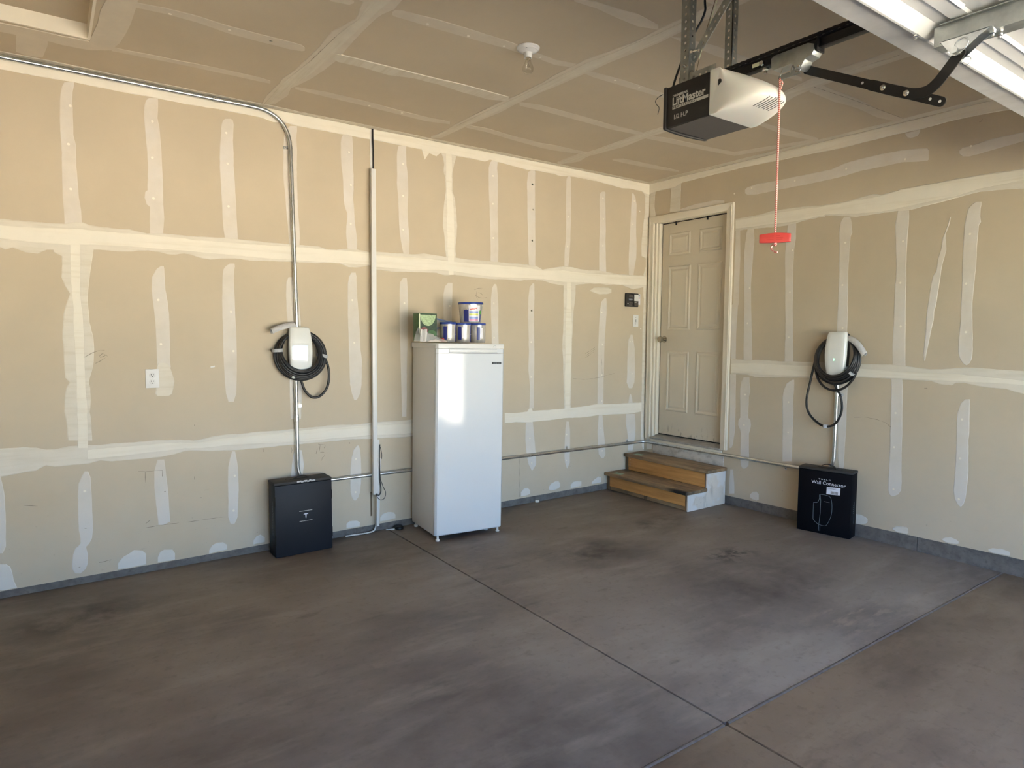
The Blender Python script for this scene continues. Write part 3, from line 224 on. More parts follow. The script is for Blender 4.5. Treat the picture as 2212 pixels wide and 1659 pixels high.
M = {}
M['paper'] = mat('drywall paper', (0.560, 0.472, 0.345), 0.85, var=0.05, scale=2.2, spec=0.25, bump=0.08, bscale=140)
mixin(M['paper'], (0.50, 0.43, 0.33), 0.8, 0.35, 0.75, amount=0.5)
mixin(M['paper'], (0.60, 0.53, 0.425), 1.3, 0.25, 0.6, amount=0.85, zfade=(0.1, 1.3))  # light on the lower walls, painted into the paper colour
mixin(M['paper'], (0.30, 0.26, 0.21), 38, 0.66, 0.74, amount=0.6, zfade=(0.05, 0.6), detail=3)
mixin(M['paper'], (0.34, 0.29, 0.22), 11, 0.66, 0.78, amount=0.5, zfade=(0.1, 1.0), stretch=(1, 1, 2.2))
M['paper_ceiling'] = mat('ceiling drywall paper', (0.545, 0.460, 0.340), 0.85, var=0.05, scale=1.6, spec=0.25)
M['mud_thin'] = mat('thin skim of joint compound', (0.66, 0.595, 0.505), 0.8, var=0.05, scale=9, spec=0.3, bump=0.15, bscale=220)
mixin(M['mud_thin'], (0.70, 0.655, 0.60), 2.1, 0.4, 0.62, amount=0.8)
mixin(M['mud_thin'], (0.68, 0.66, 0.64), 1.1, 0.2, 0.5, amount=0.8, zfade=(0.1, 1.2))
mixin(M['mud_thin'], (0.36, 0.32, 0.27), 40, 0.68, 0.76, amount=0.5, zfade=(0.05, 0.55), detail=3)
M['mud_wing'] = mat('feathered joint compound', (0.70, 0.645, 0.545), 0.78, var=0.04, scale=7, spec=0.3, bump=0.12, bscale=160)
mixin(M['mud_wing'], (0.62, 0.555, 0.44), 5.0, 0.48, 0.68, amount=0.75, stretch=(0.5, 0.5, 6))
mixin(M['mud_wing'], (0.74, 0.72, 0.69), 2, 0.2, 0.5, amount=0.8, zfade=(0.1, 1.0))
M['mud_bright'] = mat('thick coat of joint compound', (0.80, 0.745, 0.635), 0.75, var=0.03, scale=6, spec=0.3, bump=0.12, bscale=120)
mixin(M['mud_bright'], (0.70, 0.63, 0.50), 4.0, 0.52, 0.70, amount=0.7, stretch=(0.35, 0.35, 9))
mixin(M['mud_bright'], (0.78, 0.76, 0.72), 2, 0.2, 0.5, amount=0.8, zfade=(0.1, 1.0))
M['mud_ceiling'] = mat('ceiling joint compound', (0.655, 0.60, 0.495), 0.8, var=0.05, scale=8, spec=0.3, bump=0.1, bscale=120)
mixin(M['mud_ceiling'], (0.58, 0.51, 0.39), 4.0, 0.46, 0.66, amount=0.75, stretch=(8, 0.4, 1))
M['mud_ceiling_thin'] = mat('thin ceiling joint compound', (0.625, 0.555, 0.450), 0.8, var=0.05, scale=8, spec=0.3)
M['dot'] = mat('filled screw head', (0.85, 0.79, 0.68), 0.7)
M['pencil'] = mat('pencil and scuff marks', (0.26, 0.22, 0.17), 0.9)
M['seam_line'] = mat('ceiling seam line', (0.22, 0.18, 0.13), 0.9)  # thin dark lines drawn along the ceiling joints

M['concrete'] = mat('garage floor concrete', (0.24, 0.212, 0.19), 0.62, var=0.18, scale=1.1, spec=0.35, bump=0.25, bscale=90, detail=9, lo=0.3, hi=0.72)
mixin(M['concrete'], (0.085, 0.076, 0.072), 0.75, 0.47, 0.68, amount=0.75, stretch=(1, 1.5, 1), detail=7)
mixin(M['concrete'], (0.36, 0.325, 0.285), 3.6, 0.50, 0.74, amount=0.5, stretch=(0.5, 1.8, 1), detail=8, offset=(3, 1, 0))
mixin(M['concrete'], (0.075, 0.066, 0.06), 7.0, 0.60, 0.78, amount=0.55, stretch=(0.55, 1.3, 1), detail=8, offset=(5, 7, 0))
mixin(M['concrete'], (0.105, 0.088, 0.078), 26, 0.55, 0.8, amount=0.5, detail=6)
mixin(M['concrete'], (0.055, 0.048, 0.044), 3.2, 0.36, 0.6, amount=0.85, box=((-1.85, -1.28), 0.42, 0.30))
mixin(M['concrete'], (0.050, 0.044, 0.042), 5.0, 0.40, 0.62, amount=0.8, box=((-0.95, -1.05), 0.34, 0.18))
mixin(M['concrete'], (0.055, 0.05, 0.05), 9.0, 0.46, 0.56, amount=0.9, box=((-1.12, -1.85), 0.26, 0.16), detail=8)
mixin(M['concrete'], (0.060, 0.054, 0.052), 2.2, 0.36, 0.62, amount=0.75, box=((-1.35, -2.25), 0.9, 0.5))
mixin(M['concrete'], (0.060, 0.054, 0.054), 2.0, 0.38, 0.66, amount=0.75, box=((-3.55, -2.9), 0.75, 0.8))
mixin(M['concrete'], (0.058, 0.048, 0.040), 3.5, 0.42, 0.6, amount=0.8, box=((-4.75, -0.55), 0.42, 0.28))
mixin(M['concrete'], (0.27, 0.235, 0.195), 11.0, 0.53, 0.63, amount=0.75, stretch=(0.5, 1.6, 1), box=((-1.35, -2.82), 0.5, 0.22))
mixin(M['concrete'], (0.13, 0.098, 0.072), 1.6, 0.35, 0.7, amount=0.6, box=((-4.7, -1.9), 1.6, 1.6))
M['curb'] = mat('stem wall concrete', (0.165, 0.155, 0.145), 0.9, var=0.25, scale=14, bump=0.5, bscale=90, spec=0.2)
mixin(M['curb'], (0.09, 0.083, 0.075), 40, 0.55, 0.75, amount=0.7)
M['joint_dark'] = mat('dirt in the control joint', (0.035, 0.032, 0.030), 0.9)
M['joint_rubber'] = mat('grey joint filler', (0.125, 0.125, 0.135), 0.42, var=0.35, scale=30, spec=0.5)
M['driveway'] = mat('sunlit driveway concrete', (0.60, 0.54, 0.44), 0.9, var=0.1, scale=0.8)
M['lawn'] = mat('pale bounce ground', (0.50, 0.45, 0.36), 0.95, var=0.15, scale=1.5)
M['grass'] = mat('mown grass', (0.075, 0.095, 0.035), 0.95, var=0.3, scale=1.5)
M['asphalt'] = mat('street asphalt', (0.30, 0.29, 0.27), 0.9, var=0.15, scale=3)
M['stucco'] = mat('house stucco', (0.50, 0.42, 0.32), 0.9)

M['white_enamel'] = mat('white enamelled steel', (0.68, 0.70, 0.72), 0.09, var=0.01, scale=2, bump=0.02, bscale=4)
M['white_side'] = mat('white textured steel side', (0.72, 0.72, 0.71), 0.26, bump=0.1, bscale=160)
M['white_plastic'] = mat('white plastic', (0.72, 0.71, 0.685), 0.35)
M['gasket'] = mat('grey door gasket', (0.30, 0.29, 0.31), 0.7)
M['black_badge'] = mat('black badge', (0.02, 0.02, 0.02), 0.4)
M['light_print'] = mat('light grey print', (0.55, 0.56, 0.60), 0.6)
M['galv'] = mat('galvanised steel', (0.62, 0.64, 0.65), 0.28, 1.0, var=0.16, scale=30)
M['galv_dull'] = mat('dull galvanised angle steel', (0.40, 0.42, 0.41), 0.42, 0.9, var=0.22, scale=18)
M['chrome'] = mat('bright zinc bolt', (0.80, 0.80, 0.78), 0.16, 1.0)
M['black_steel'] = mat('black painted steel', (0.012, 0.011, 0.011), 0.38, spec=0.4)
M['black_plastic'] = mat('black plastic cover', (0.016, 0.014, 0.013), 0.55, bump=0.2, bscale=300)
M['dark_plate'] = mat('dark grey bottom plate', (0.075, 0.066, 0.058), 0.6)
M['rubber'] = mat('black rubber cable', (0.014, 0.013, 0.013), 0.42)
M['black_card'] = mat('black printed cardboard', (0.016, 0.017, 0.022), 0.5, var=0.1, scale=5, spec=0.22)
M['black_card_matt'] = mat('black matt cardboard', (0.005, 0.005, 0.007), 0.65, var=0.1, scale=5, spec=0.08)
M['card_edge'] = mat('black cardboard top', (0.035, 0.032, 0.029), 0.7)
M['tape'] = mat('torn clear tape', (0.55, 0.54, 0.53), 0.25)
M['line_print'] = mat('grey line print', (0.20, 0.25, 0.28), 0.5)
M['white_print'] = mat('white print', (0.72, 0.74, 0.82), 0.6)
M['label_white'] = mat('white paper label', (0.74, 0.76, 0.86), 0.6)
M['black_print'] = mat('black print', (0.03, 0.03, 0.035), 0.7)
M['gloss_white'] = mat('glossy white glass', (0.78, 0.79, 0.76), 0.06, coat=1.0)
M['green_led'] = mat('green light', (0.1, 0.8, 0.3), 0.4, emit=((0.15, 1.0, 0.35), 1.6))
M['grey_tie'] = mat('grey hook tape', (0.42, 0.42, 0.42), 0.8, var=0.1, scale=60)
M['foam'] = mat('grey foam wrap', (0.52, 0.51, 0.50), 0.75, var=0.12, scale=60, bump=0.6, bscale=130)
M['foam_in'] = mat('pale foam core', (0.72, 0.69, 0.64), 0.8)
M['door_paint'] = mat('beige door paint', (0.64, 0.575, 0.465), 0.5, var=0.02, scale=3)
mixin(M['door_paint'], (0.24, 0.20, 0.15), 22, 0.56, 0.66, amount=0.85, stretch=(1, 1.6, 0.7), zfade=(0.02, 0.14), detail=7)
M['trim_paint'] = mat('cream trim paint', (0.74, 0.68, 0.565), 0.45, var=0.02, scale=6)
M['alu'] = mat('worn aluminium sill', (0.42, 0.40, 0.37), 0.5, 0.5, var=0.2, scale=20)
M['dirty_white'] = mat('dirty skirting board under the sill', (0.56, 0.53, 0.48), 0.85, var=0.06, scale=6)
mixin(M['dirty_white'], (0.29, 0.26, 0.22), 12, 0.47, 0.66, amount=0.75, stretch=(1, 1, 1.6), detail=7)
M['gap'] = mat('dark gap', (0.010, 0.008, 0.006), 0.9)
M['brass'] = mat('satin nickel knob', (0.42, 0.38, 0.31), 0.22, 1.0)
def wood(name, a, b, s=(3, 34, 34), rough=0.65):
    m = mat(name, a, rough, col2=b, scale=1.0, stretch=s, detail=8, lo=0.35, hi=0.68, bump=0.2, bscale=1.2)
    return m
M['tread'] = wood('worn stair tread wood', (0.21, 0.138, 0.075), (0.38, 0.26, 0.145), (30, 2.2, 30))
mixin(M['tread'], (0.07, 0.055, 0.042), 4.5, 0.46, 0.68, amount=0.75, stretch=(1.4, 0.7, 1), detail=8)
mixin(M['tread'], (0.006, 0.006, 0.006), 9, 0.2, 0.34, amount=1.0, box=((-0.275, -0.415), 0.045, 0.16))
M['riser'] = wood('new stair riser wood', (0.45, 0.215, 0.062), (0.62, 0.32, 0.105), (30, 2.0, 26))
mixin(M['riser'], (0.05, 0.022, 0.010), 13, 0.72, 0.76, amount=0.9, detail=2)
M['knot'] = mat('dark wood', (0.13, 0.09, 0.055), 0.8)
M['stair_side'] = mat('painted plasterboard stair side', (0.68, 0.61, 0.53), 0.85, var=0.05, scale=7)
mixin(M['stair_side'], (0.20, 0.17, 0.13), 30, 0.64, 0.74, amount=0.8, detail=4)
mixin(M['stair_side'], (0.30, 0.27, 0.23), 7, 0.56, 0.74, amount=0.6, stretch=(2, 2, 0.6), detail=7)
mixin(M['stair_side'], (0.70, 0.68, 0.66), 5, 0.5, 0.56, amount=0.9, detail=2, offset=(0.3, 0, 0.2))
M['green_note'] = mat('pale green sticker', (0.30, 0.42, 0.30), 0.5, var=0.35, scale=50)
M['lens'] = mat('frosted light lens', (0.60, 0.58, 0.53), 0.42, spec=0.5)
M['lens'].node_tree.nodes['Principled BSDF'].inputs['Subsurface Weight'].default_value = 0.12
M['lens_dark'] = mat('dark lens slot', (0.012, 0.012, 0.012), 0.5)
M['opener_print'] = mat('silver print', (0.50, 0.49, 0.46), 0.5)
M['door_steel'] = mat('white embossed door steel', (0.70, 0.69, 0.67), 0.5, var=0.02, scale=3)
M['rail_steel'] = mat('bright galvanised door rail', (0.58, 0.57, 0.56), 0.42, 0.35, var=0.12, scale=9)
M['red'] = mat('red plastic', (0.50, 0.045, 0.035), 0.35)
M['red_dark'] = mat('darker red print', (0.40, 0.02, 0.015), 0.5)
M['cord'] = mat('red and white cord', (0.60, 0.12, 0.09), 0.8)
_nt = M['cord'].node_tree; _w = _nt.nodes.new('ShaderNodeTexWave'); _w.bands_direction = 'DIAGONAL'; _w.inputs['Scale'].default_value = 95.0; _w.inputs['Distortion'].default_value = 0.0
_tc = _nt.nodes.new('ShaderNodeTexCoord'); _cr = _nt.nodes.new('ShaderNodeValToRGB'); _nt.links.new(_tc.outputs['Object'], _w.inputs['Vector']); _nt.links.new(_w.outputs['Color'], _cr.inputs['Fac'])
_cr.color_ramp.elements[0].position = 0.35; _cr.color_ramp.elements[1].position = 0.65; _cr.color_ramp.elements[0].color = (0.46, 0.06, 0.045, 1); _cr.color_ramp.elements[1].color = (0.70, 0.52, 0.45, 1)
_nt.links.new(_cr.outputs['Color'], _nt.nodes['Principled BSDF'].inputs['Base Color'])
M['porcelain'] = mat('white porcelain', (0.74, 0.74, 0.74), 0.22)
M['filament'] = mat('filament wire', (0.25, 0.2, 0.16), 0.4, 0.8)
def glass(name, tint=(1, 1, 1), rough=0.0, ior=1.45):
    m = bpy.data.materials.new(name); m.use_nodes = True; nt = m.node_tree; nt.nodes.clear()
    o = nt.nodes.new('ShaderNodeOutputMaterial'); t = nt.nodes.new('ShaderNodeBsdfTransparent'); t.inputs[0].default_value = (*tint, 1)
    g = nt.nodes.new('ShaderNodeBsdfGlossy'); g.inputs['Roughness'].default_value = rough
    lw = nt.nodes.new('ShaderNodeLayerWeight'); lw.inputs['Blend'].default_value = 0.5
    pw = nt.nodes.new('ShaderNodeMath'); pw.operation = 'POWER'; pw.inputs[1].default_value = 3.0; nt.links.new(lw.outputs['Facing'], pw.inputs[0])
    fr = nt.nodes.new('ShaderNodeMath'); fr.operation = 'MULTIPLY_ADD'; fr.inputs[1].default_value = 0.42; fr.inputs[2].default_value = 0.04; nt.links.new(pw.outputs[0], fr.inputs[0])
    mx = nt.nodes.new('ShaderNodeMixShader'); nt.links.new(fr.outputs[0], mx.inputs[0]); nt.links.new(t.outputs[0], mx.inputs[1]); nt.links.new(g.outputs[0], mx.inputs[2])
    nt.links.new(mx.outputs[0], o.inputs['Surface']); return m
M['bulb_glass'] = glass('clear bulb glass', (0.93, 0.92, 0.89))
def film(name, col, alpha, rough=0.15):
    m = bpy.data.materials.new(name); m.use_nodes = True; b = m.node_tree.nodes['Principled BSDF']
    b.inputs['Base Color'].default_value = (*col, 1); b.inputs['Roughness'].default_value = rough; b.inputs['Alpha'].default_value = alpha
    return m
M['film'] = film('clear plastic film', (0.80, 0.79, 0.76), 0.42)
M['film_edge'] = film('folded plastic film', (0.86, 0.84, 0.80), 0.75)
M['zip_blue'] = mat('blue bag zipper', (0.16, 0.22, 0.42), 0.4)
M['green_card'] = mat('green carton', (0.045, 0.125, 0.040), 0.45, var=0.25, scale=40)
M['green_dark'] = mat('dark leaf print', (0.016, 0.045, 0.018), 0.45, var=0.6, scale=60)
M['green_light'] = mat('pale sprout print', (0.36, 0.48, 0.26), 0.45, var=0.35, scale=80)
M['cream_print'] = mat('cream print', (0.66, 0.70, 0.50), 0.5)
M['onion'] = mat('purple brown print', (0.17, 0.05, 0.05), 0.4, var=0.4, scale=60)
M['tub_silver'] = mat('silver shrink film', (0.60, 0.58, 0.55), 0.2, 0.45, var=0.3, scale=26, bump=0.7, bscale=45, stretch=(1, 1, 0.35))
M['tub_blue'] = mat('blue tub lid', (0.035, 0.065, 0.29), 0.25, var=0.2, scale=20)
M['tub_navy'] = mat('navy label', (0.02, 0.03, 0.19), 0.3)
M['lab_white'] = mat('white label', (0.80, 0.78, 0.82), 0.3)
M['lab_blue'] = mat('light blue label band', (0.22, 0.30, 0.62), 0.3)
M['lab_yellow'] = mat('yellow label band', (0.62, 0.66, 0.16), 0.3)
M['lab_green'] = mat('green label band', (0.07, 0.34, 0.04), 0.3)
M['lab_pink'] = mat('pink label band', (0.66, 0.24, 0.44), 0.3)
M['lab_red'] = mat('red label band', (0.60, 0.12, 0.10), 0.3)
M['tomato'] = mat('red rubber ball', (0.55, 0.05, 0.025), 0.3)
M['screen'] = mat('grey lcd', (0.20, 0.21, 0.25), 0.25)
M['outlet_in'] = mat('receptacle face', (0.66, 0.65, 0.62), 0.4)
M['wire_grey'] = mat('grey wire', (0.20, 0.20, 0.20), 0.5)

# ------------------------------------------------------------------ mesh helpers
class G:
    def __init__(self): self.v = []; self.f = []; self.mi = []
    def add(self, vs, fs, mi=0):
        o = len(self.v); self.v += [tuple(p) for p in vs]
        for f in fs: self.f.append(tuple(i + o for i in f)); self.mi.append(mi)
        return self
    def box(self, x0, x1, y0, y1, z0, z1, mi=0):
        x0, x1 = sorted((x0, x1)); y0, y1 = sorted((y0, y1)); z0, z1 = sorted((z0, z1))
        vs = [(x0, y0, z0), (x1, y0, z0), (x1, y1, z0), (x0, y1, z0), (x0, y0, z1), (x1, y0, z1), (x1, y1, z1), (x0, y1, z1)]
        return self.add(vs, [(0, 3, 2, 1), (4, 5, 6, 7), (0, 1, 5, 4), (1, 2, 6, 5), (2, 3, 7, 6), (3, 0, 4, 7)], mi)
    def prism(self, poly, fn, d0, d1, mi=0):
        """poly of 2-D points, fn(a, b, d) gives the 3-D point"""
        n = len(poly); vs = [fn(a, b, d0) for a, b in poly] + [fn(a, b, d1) for a, b in poly]
        fs = [tuple(range(n))[::-1], tuple(range(n, 2 * n))] + [(i, (i + 1) % n, n + (i + 1) % n, n + i) for i in range(n)]
        return self.add(vs, fs, mi)
    def rings(self, rings, closed=True, cap=True, mi=0):
        n = len(rings[0]); vs = [p for r in rings for p in r]; fs = []
        for k in range(len(rings) - 1):
            for i in range(n if closed else n - 1):
                j = (i + 1) % n; fs.append((k * n + i, k * n + j, (k + 1) * n + j, (k + 1) * n + i))
        if cap and closed: fs.append(tuple(range(n))[::-1]); fs.append(tuple((len(rings) - 1) * n + i for i in range(n)))
        return self.add(vs, fs, mi)
    def tube(self, pts, r, seg=10, mi=0, cap=True):
        pts = [Vector(p) for p in pts]; n = len(pts); T = []
        for i in range(n):
            t = pts[min(i + 1, n - 1)] - pts[max(i - 1, 0)]; T.append(t.normalized() if t.length > 1e-9 else Vector((0, 0, 1)))
        nrm = T[0].orthogonal().normalized(); rr = []
        for i in range(n):
            nrm = (nrm - T[i] * nrm.dot(T[i])).normalized(); b = T[i].cross(nrm)
            q = r[i] if isinstance(r, (list, tuple)) else r
            rr.append([pts[i] + (nrm * math.cos(a) + b * math.sin(a)) * q for a in [2 * math.pi * k / seg for k in range(seg)]])
        return self.rings(rr, True, cap, mi)
    def cyl(self, p0, p1, r, seg=14, mi=0): return self.tube([p0, p1], r, seg, mi)
    def lathe(self, prof, c, axis='z', seg=28, mi=0, cap=True, M3=None):
        rr = []
        for r, h in prof:
            ring = []
            for k in range(seg):
                a = 2 * math.pi * k / seg; x, y = r * math.cos(a), r * math.sin(a)
                p = Vector((x, y, h)) if axis == 'z' else Vector((x, -h, y)) if axis == '-y' else Vector((-h, x, y))
                if M3: p = M3 @ p
                ring.append(p + Vector(c))
            rr.append(ring)
        return self.rings(rr, True, cap, mi)
    def text(self, s, size, fn, bold=0.0, align='LEFT', space=1.0, depth=0.0004, mi=0):
        """flat lettering as real outlines; fn(a, b, d) maps the text plane"""
        cu = bpy.data.curves.new('lettering', 'FONT'); cu.body = s; cu.size = size; cu.align_x = align; cu.space_character = space
        cu.offset = bold; cu.resolution_u = 2
        o = bpy.data.objects.new('lettering', cu); C.objects.link(o)
        me = o.to_mesh()
        vs = [fn(v.co.x, v.co.y, depth) for v in me.vertices]; fs = [tuple(p.vertices) for p in me.polygons]
        o.to_mesh_clear(); bpy.data.objects.remove(o); bpy.data.curves.remove(cu)
        return self.add(vs, fs, mi)

def origin(p):
    while p.parent: p = p.parent
    return p
def obj(name, g, m, parent=None, smooth=False, bevel=0.0, local=False, angle=40, bseg=2):
    me = bpy.data.meshes.new(name)
    v = g.v
    if parent is not None and not local:
        L = origin(parent).location; v = [(p[0] - L.x, p[1] - L.y, p[2] - L.z) for p in v]
    me.from_pydata(v, [], g.f)
    for mm in (m if isinstance(m, (list, tuple)) else [m]): me.materials.append(mm)
    for p, i in zip(me.polygons, g.mi): p.material_index = i
    bm = bmesh.new(); bm.from_mesh(me)
    bmesh.ops.recalc_face_normals(bm, faces=bm.faces)
    if bevel:
        es = [e for e in bm.edges if len(e.link_faces) == 2 and e.calc_face_angle(0) > math.radians(30)]
        bmesh.ops.bevel(bm, geom=es, offset=bevel, segments=bseg, profile=0.5, affect='EDGES', clamp_overlap=True)
    bm.to_mesh(me); bm.free()
    if smooth or bevel:
        for p in me.polygons: p.use_smooth = True
        me.set_sharp_from_angle(angle=math.radians(angle))
    o = bpy.data.objects.new(name, me); C.objects.link(o)
    if parent is not None: o.parent = parent
    return o
def thing(name, label, cat, loc, group=None):
    o = bpy.data.objects.new(name, None); C.objects.link(o); o.location = loc; o.empty_display_size = 0.05
    o['label'] = label; o['category'] = cat
    if group: o['group'] = group
    return o
def tag(o, label, cat, group=None):
    o['label'] = label; o['category'] = cat
    if group: o['group'] = group
    return o
def struct(name, g, m, parent=None, **k):
    o = obj(name, g, m, parent, **k)
    if parent is None: o['kind'] = 'structure'
    return o
def smooth_path(pts, n=8, closed=False):
    P = [Vector(p) for p in pts]; out = []
    N = len(P)
    for i in range(N if closed else N - 1):
        p0 = P[(i - 1) % N] if closed or i > 0 else P[i]; p1 = P[i]; p2 = P[(i + 1) % N]
        p3 = P[(i + 2) % N] if closed or i + 2 < N else p2
        for k in range(n):
            t = k / n
            out.append(0.5 * ((2 * p1) + (p2 - p0) * t + (2 * p0 - 5 * p1 + 4 * p2 - p3) * t * t + (3 * p1 - p0 - 3 * p2 + p3) * t ** 3))
    if not closed: out.append(P[-1])
    return out
def bend(pts, r, n=8):
    """polyline with its inner corners rounded to radius r"""
    P = [Vector(p) for p in pts]; out = [P[0]]
    for i in range(1, len(P) - 1):
        a = (P[i - 1] - P[i]); b = (P[i + 1] - P[i]); rr = r[i - 1] if isinstance(r, (list, tuple)) else r
        q = min(rr, a.length * 0.49, b.length * 0.49); A = P[i] + a.normalized() * q; B = P[i] + b.normalized() * q
        for k in range(n + 1):
            t = k / n; out.append(A * (1 - t) ** 2 + P[i] * 2 * t * (1 - t) + B * t * t)
    out.append(P[-1]); return out

# ------------------------------------------------------------------ the setting
XL, YF = -5.56, -6.10
g = G(); g.box(XL - .12, .12, YF, .12, -.2, -.014)
floor = struct('floor', g, M['joint_dark'])
JX, JY = -2.778, -3.028
for (x0, x1, y0, y1) in ((XL, JX - .0045, JY + .008, 0.03), (JX + .0045, 0.03, JY + .008, 0.03), (XL, JX - .0045, YF, JY - .008), (JX + .0045, 0.03, YF, JY - .008)):
    obj('slab', G().box(x0, x1, y0, y1, -.02, 0), M['concrete'], floor, bevel=.003)
g = G(); g.tube([(XL, JY, -.0075), (JX - .012, JY, -.0075)], .0095, 10); obj('joint_filler', g, M['joint_rubber'], floor, smooth=True)
g = G(); g.tube([(JX + .012, JY, -.0075), (-.01, JY, -.0075)], .0095, 10); obj('joint_filler', g, M['joint_rubber'], floor, smooth=True)

def zb(x): return .041 + (x + 5.1) * .0041          # foot of the back wall
def zr(y): return .071 + (-y - 1.0) * .0193         # foot of the right wall
XZ = lambda a, b, d: (a, d, b)
YZ = lambda a, b, d: (d, a, b)
g = G(); g.prism([(XL - .12, zb(XL)), (.12, zb(0)), (.12, H), (XL - .12, H)], XZ, 0, .12)
wall_back = struct('wall_back', g, M['paper'])
g = G()
g.prism([(0, zr(0)), (-.085, zr(0)), (-.085, H), (0, H)], YZ, 0, .12)
g.prism([(-.085, 2.572), (-.932, 2.572), (-.932, H), (-.085, H)], YZ, 0, .12)
g.prism([(-.085, zr(0)), (-.932, zr(-.932)), (-.932, .452), (-.085, .452)], YZ, 0, .12)
g.prism([(-.932, zr(-.932)), (YF, zr(YF)), (YF, H), (-.932, H)], YZ, 0, .12)
wall_right = struct('wall_right', g, M['paper'])
wall_left = struct('wall_left', G().box(XL - .12, XL, YF, 0, 0, H), M['paper'])
OX0, OX1, OZ = -5.20, -.33, 2.15
g = G(); g.box(XL - .12, OX0, YF - .14, YF, 0, H); g.box(OX1, .12, YF - .14, YF, 0, H); g.box(OX0, OX1, YF - .14, YF, OZ, H)
wall_front = struct('wall_front', g, M['stucco'])
# concrete stem wall, cast in blocks with visible cold joints
g = G(); g.box(XL, .0, .03, .12, -.02, .03)
baseboard_back = struct('baseboard_back', g, M['curb'])
for x0, x1 in ((XL, -3.02), (-3.017, -1.37), (-1.367, .03)):
    obj('curb_block', G().prism([(x0, -.01), (x1, -.01), (x1, zb(x1)), (x0, zb(x0))], XZ, .004, .05), M['curb'], baseboard_back)
g = G(); g.box(.03, .12, YF, .0, -.02, .03)
baseboard_right = struct('baseboard_right', g, M['curb'])
for y0, y1 in ((0, -1.33), (-1.333, -2.53), (-2.533, -4.2), (-4.203, YF)):
    obj('curb_block', G().prism([(y0, -.01), (y1, -.01), (y1, zr(y1)), (y0, zr(y0))], YZ, .004, .05), M['curb'], baseboard_right)

# ceiling with the attic hatch recess
HX0, HX1, HY0, HY1 = -5.25, -4.587, -1.20, -.478
g = G()
g.box(XL - .12, HX0, YF, .12, H, H + .1); g.box(HX1, .12, YF, .12, H, H + .1)
g.box(HX0, HX1, HY1, .12, H, H + .1); g.box(HX0, HX1, YF, HY0, H, H + .1)
ceiling = struct('ceiling', g, M['paper_ceiling'])
g = G(); g.box(HX0, HX1, HY0, HY1, H + .072, H + .1); obj('hatch_panel', g, M['paper_ceiling'], ceiling)
for b in ((HX0, HX1, HY1 - .012, HY1), (HX0, HX1, HY0, HY0 + .012), (HX0, HX0 + .012, HY0 + .012, HY1 - .012), (HX1 - .012, HX1, HY0 + .012, HY1 - .012)):
    obj('hatch_board', G().box(*b, H - .002, H + .072), M['trim_paint'], ceiling)
g = G(); g.box(-9.0, .7, -6.70, 6.0, H + .1, H + .26); g.box(.7, 9.0, -1.5, 6.0, H + .1, H + .26)
struct('roof', g, M['stucco'])  # unseen; shaped to keep the sun out and shade the near driveway
# outside, seen only in reflections and as the light it throws in
g = G(); g.box(-6.4, 1.0, -18.5, YF, -.2, -.02); struct('driveway', g, M['driveway'])
g = G(); g.box(-60, 60, -70, 8, -.4, -.2); struct('ground', g, M['driveway'])
g = G(); g.box(1.0, 60, -17, -6.3, -.2, -.04); g.box(-10, 60, -60, -27.2, -.2, -.04); struct('bounce_yard', g, M['lawn'])  # unseen ground made pale to bounce more sunlight into the garage
g = G(); g.box(-60, -6.4, -17, -6.3, -.2, -.03); g.box(-60, -10, -60, -27.2, -.2, -.03); struct('lawn', g, M['grass'])  # unseen ground kept dark on the left to dim the right wall
g = G(); g.box(-60, 60, -27, -18.5, -.2, -.08); struct('street', g, M['asphalt'])

# ------------------------------------------------------------------ joint compound on the boards
PL = {'b': (lambda s, t, d: (s, -d, t)), 'r': (lambda s, t, d: (-d, s, t)), 'c': (lambda s, t, d: (s, t, H - d))}
OWN = {'b': wall_back, 'r': wall_right, 'c': ceiling}
def lim(pl, s, t):
    if pl == 'b': return (min(s, -.001), min(max(t, zb(s)), H - .001))
    if pl == 'r': return (min(s, -.001), min(max(t, zr(s)), H - .001))
    return (min(s, -.001), min(t, -.001))
def dense(rows, step):
    out = [rows[0]]
    for a, b in zip(rows, rows[1:]):
        L = max(math.hypot(b[0] - a[0], b[1] - a[1]), math.hypot(b[2] - a[2], b[3] - a[3])); n = max(1, int(L / step))
        for k in range(1, n + 1): out.append([a[i] + (b[i] - a[i]) * k / n for i in range(4)])
    return out
def patch(pl, kind, rows, idx):
    amp = (.0018, .0032, .0025)[kind]; th = (.0007, .0018, .0029)[kind] + (idx % 300) * 9e-6; fn = PL[pl]
    rows = dense(rows, .022); rr = []
    for k, (a, b, c, d) in enumerate(rows):
        w = math.hypot(c - a, d - b) or 1e-6; ux, uy = (c - a) / w, (d - b) / w
        e1 = noise.noise(Vector((a * 9, b * 9, idx * 3.1))) * amp + noise.noise(Vector((a * 45, b * 45, idx))) * amp * .7
        e2 = noise.noise(Vector((c * 9, d * 9, idx * 5.7))) * amp + noise.noise(Vector((c * 45, d * 45, idx))) * amp * .7
        if w < .012: e1 = e2 = 0
        a += ux * e1; b += uy * e1; c += ux * e2; d += uy * e2
        i = min(.004, w * .3)
        P = [lim(pl, *q) for q in ((a, b), (a + ux * i, b + uy * i), (c - ux * i, d - uy * i), (c, d))]
        rr.append([fn(P[0][0], P[0][1], .0001), fn(P[1][0], P[1][1], th), fn(P[2][0], P[2][1], th), fn(P[3][0], P[3][1], .0001)])
    g = G(); g.rings(rr, closed=False)
    nm = ('screw_strip', 'feathered_compound', 'taped_joint')[kind]
    m = M[('mud_thin', 'mud_wing', 'mud_bright')[kind]] if pl != 'c' else M[('mud_ceiling_thin', 'mud_ceiling_thin', 'mud_ceiling')[kind]]
    obj(nm, g, m, OWN[pl])
n = 0
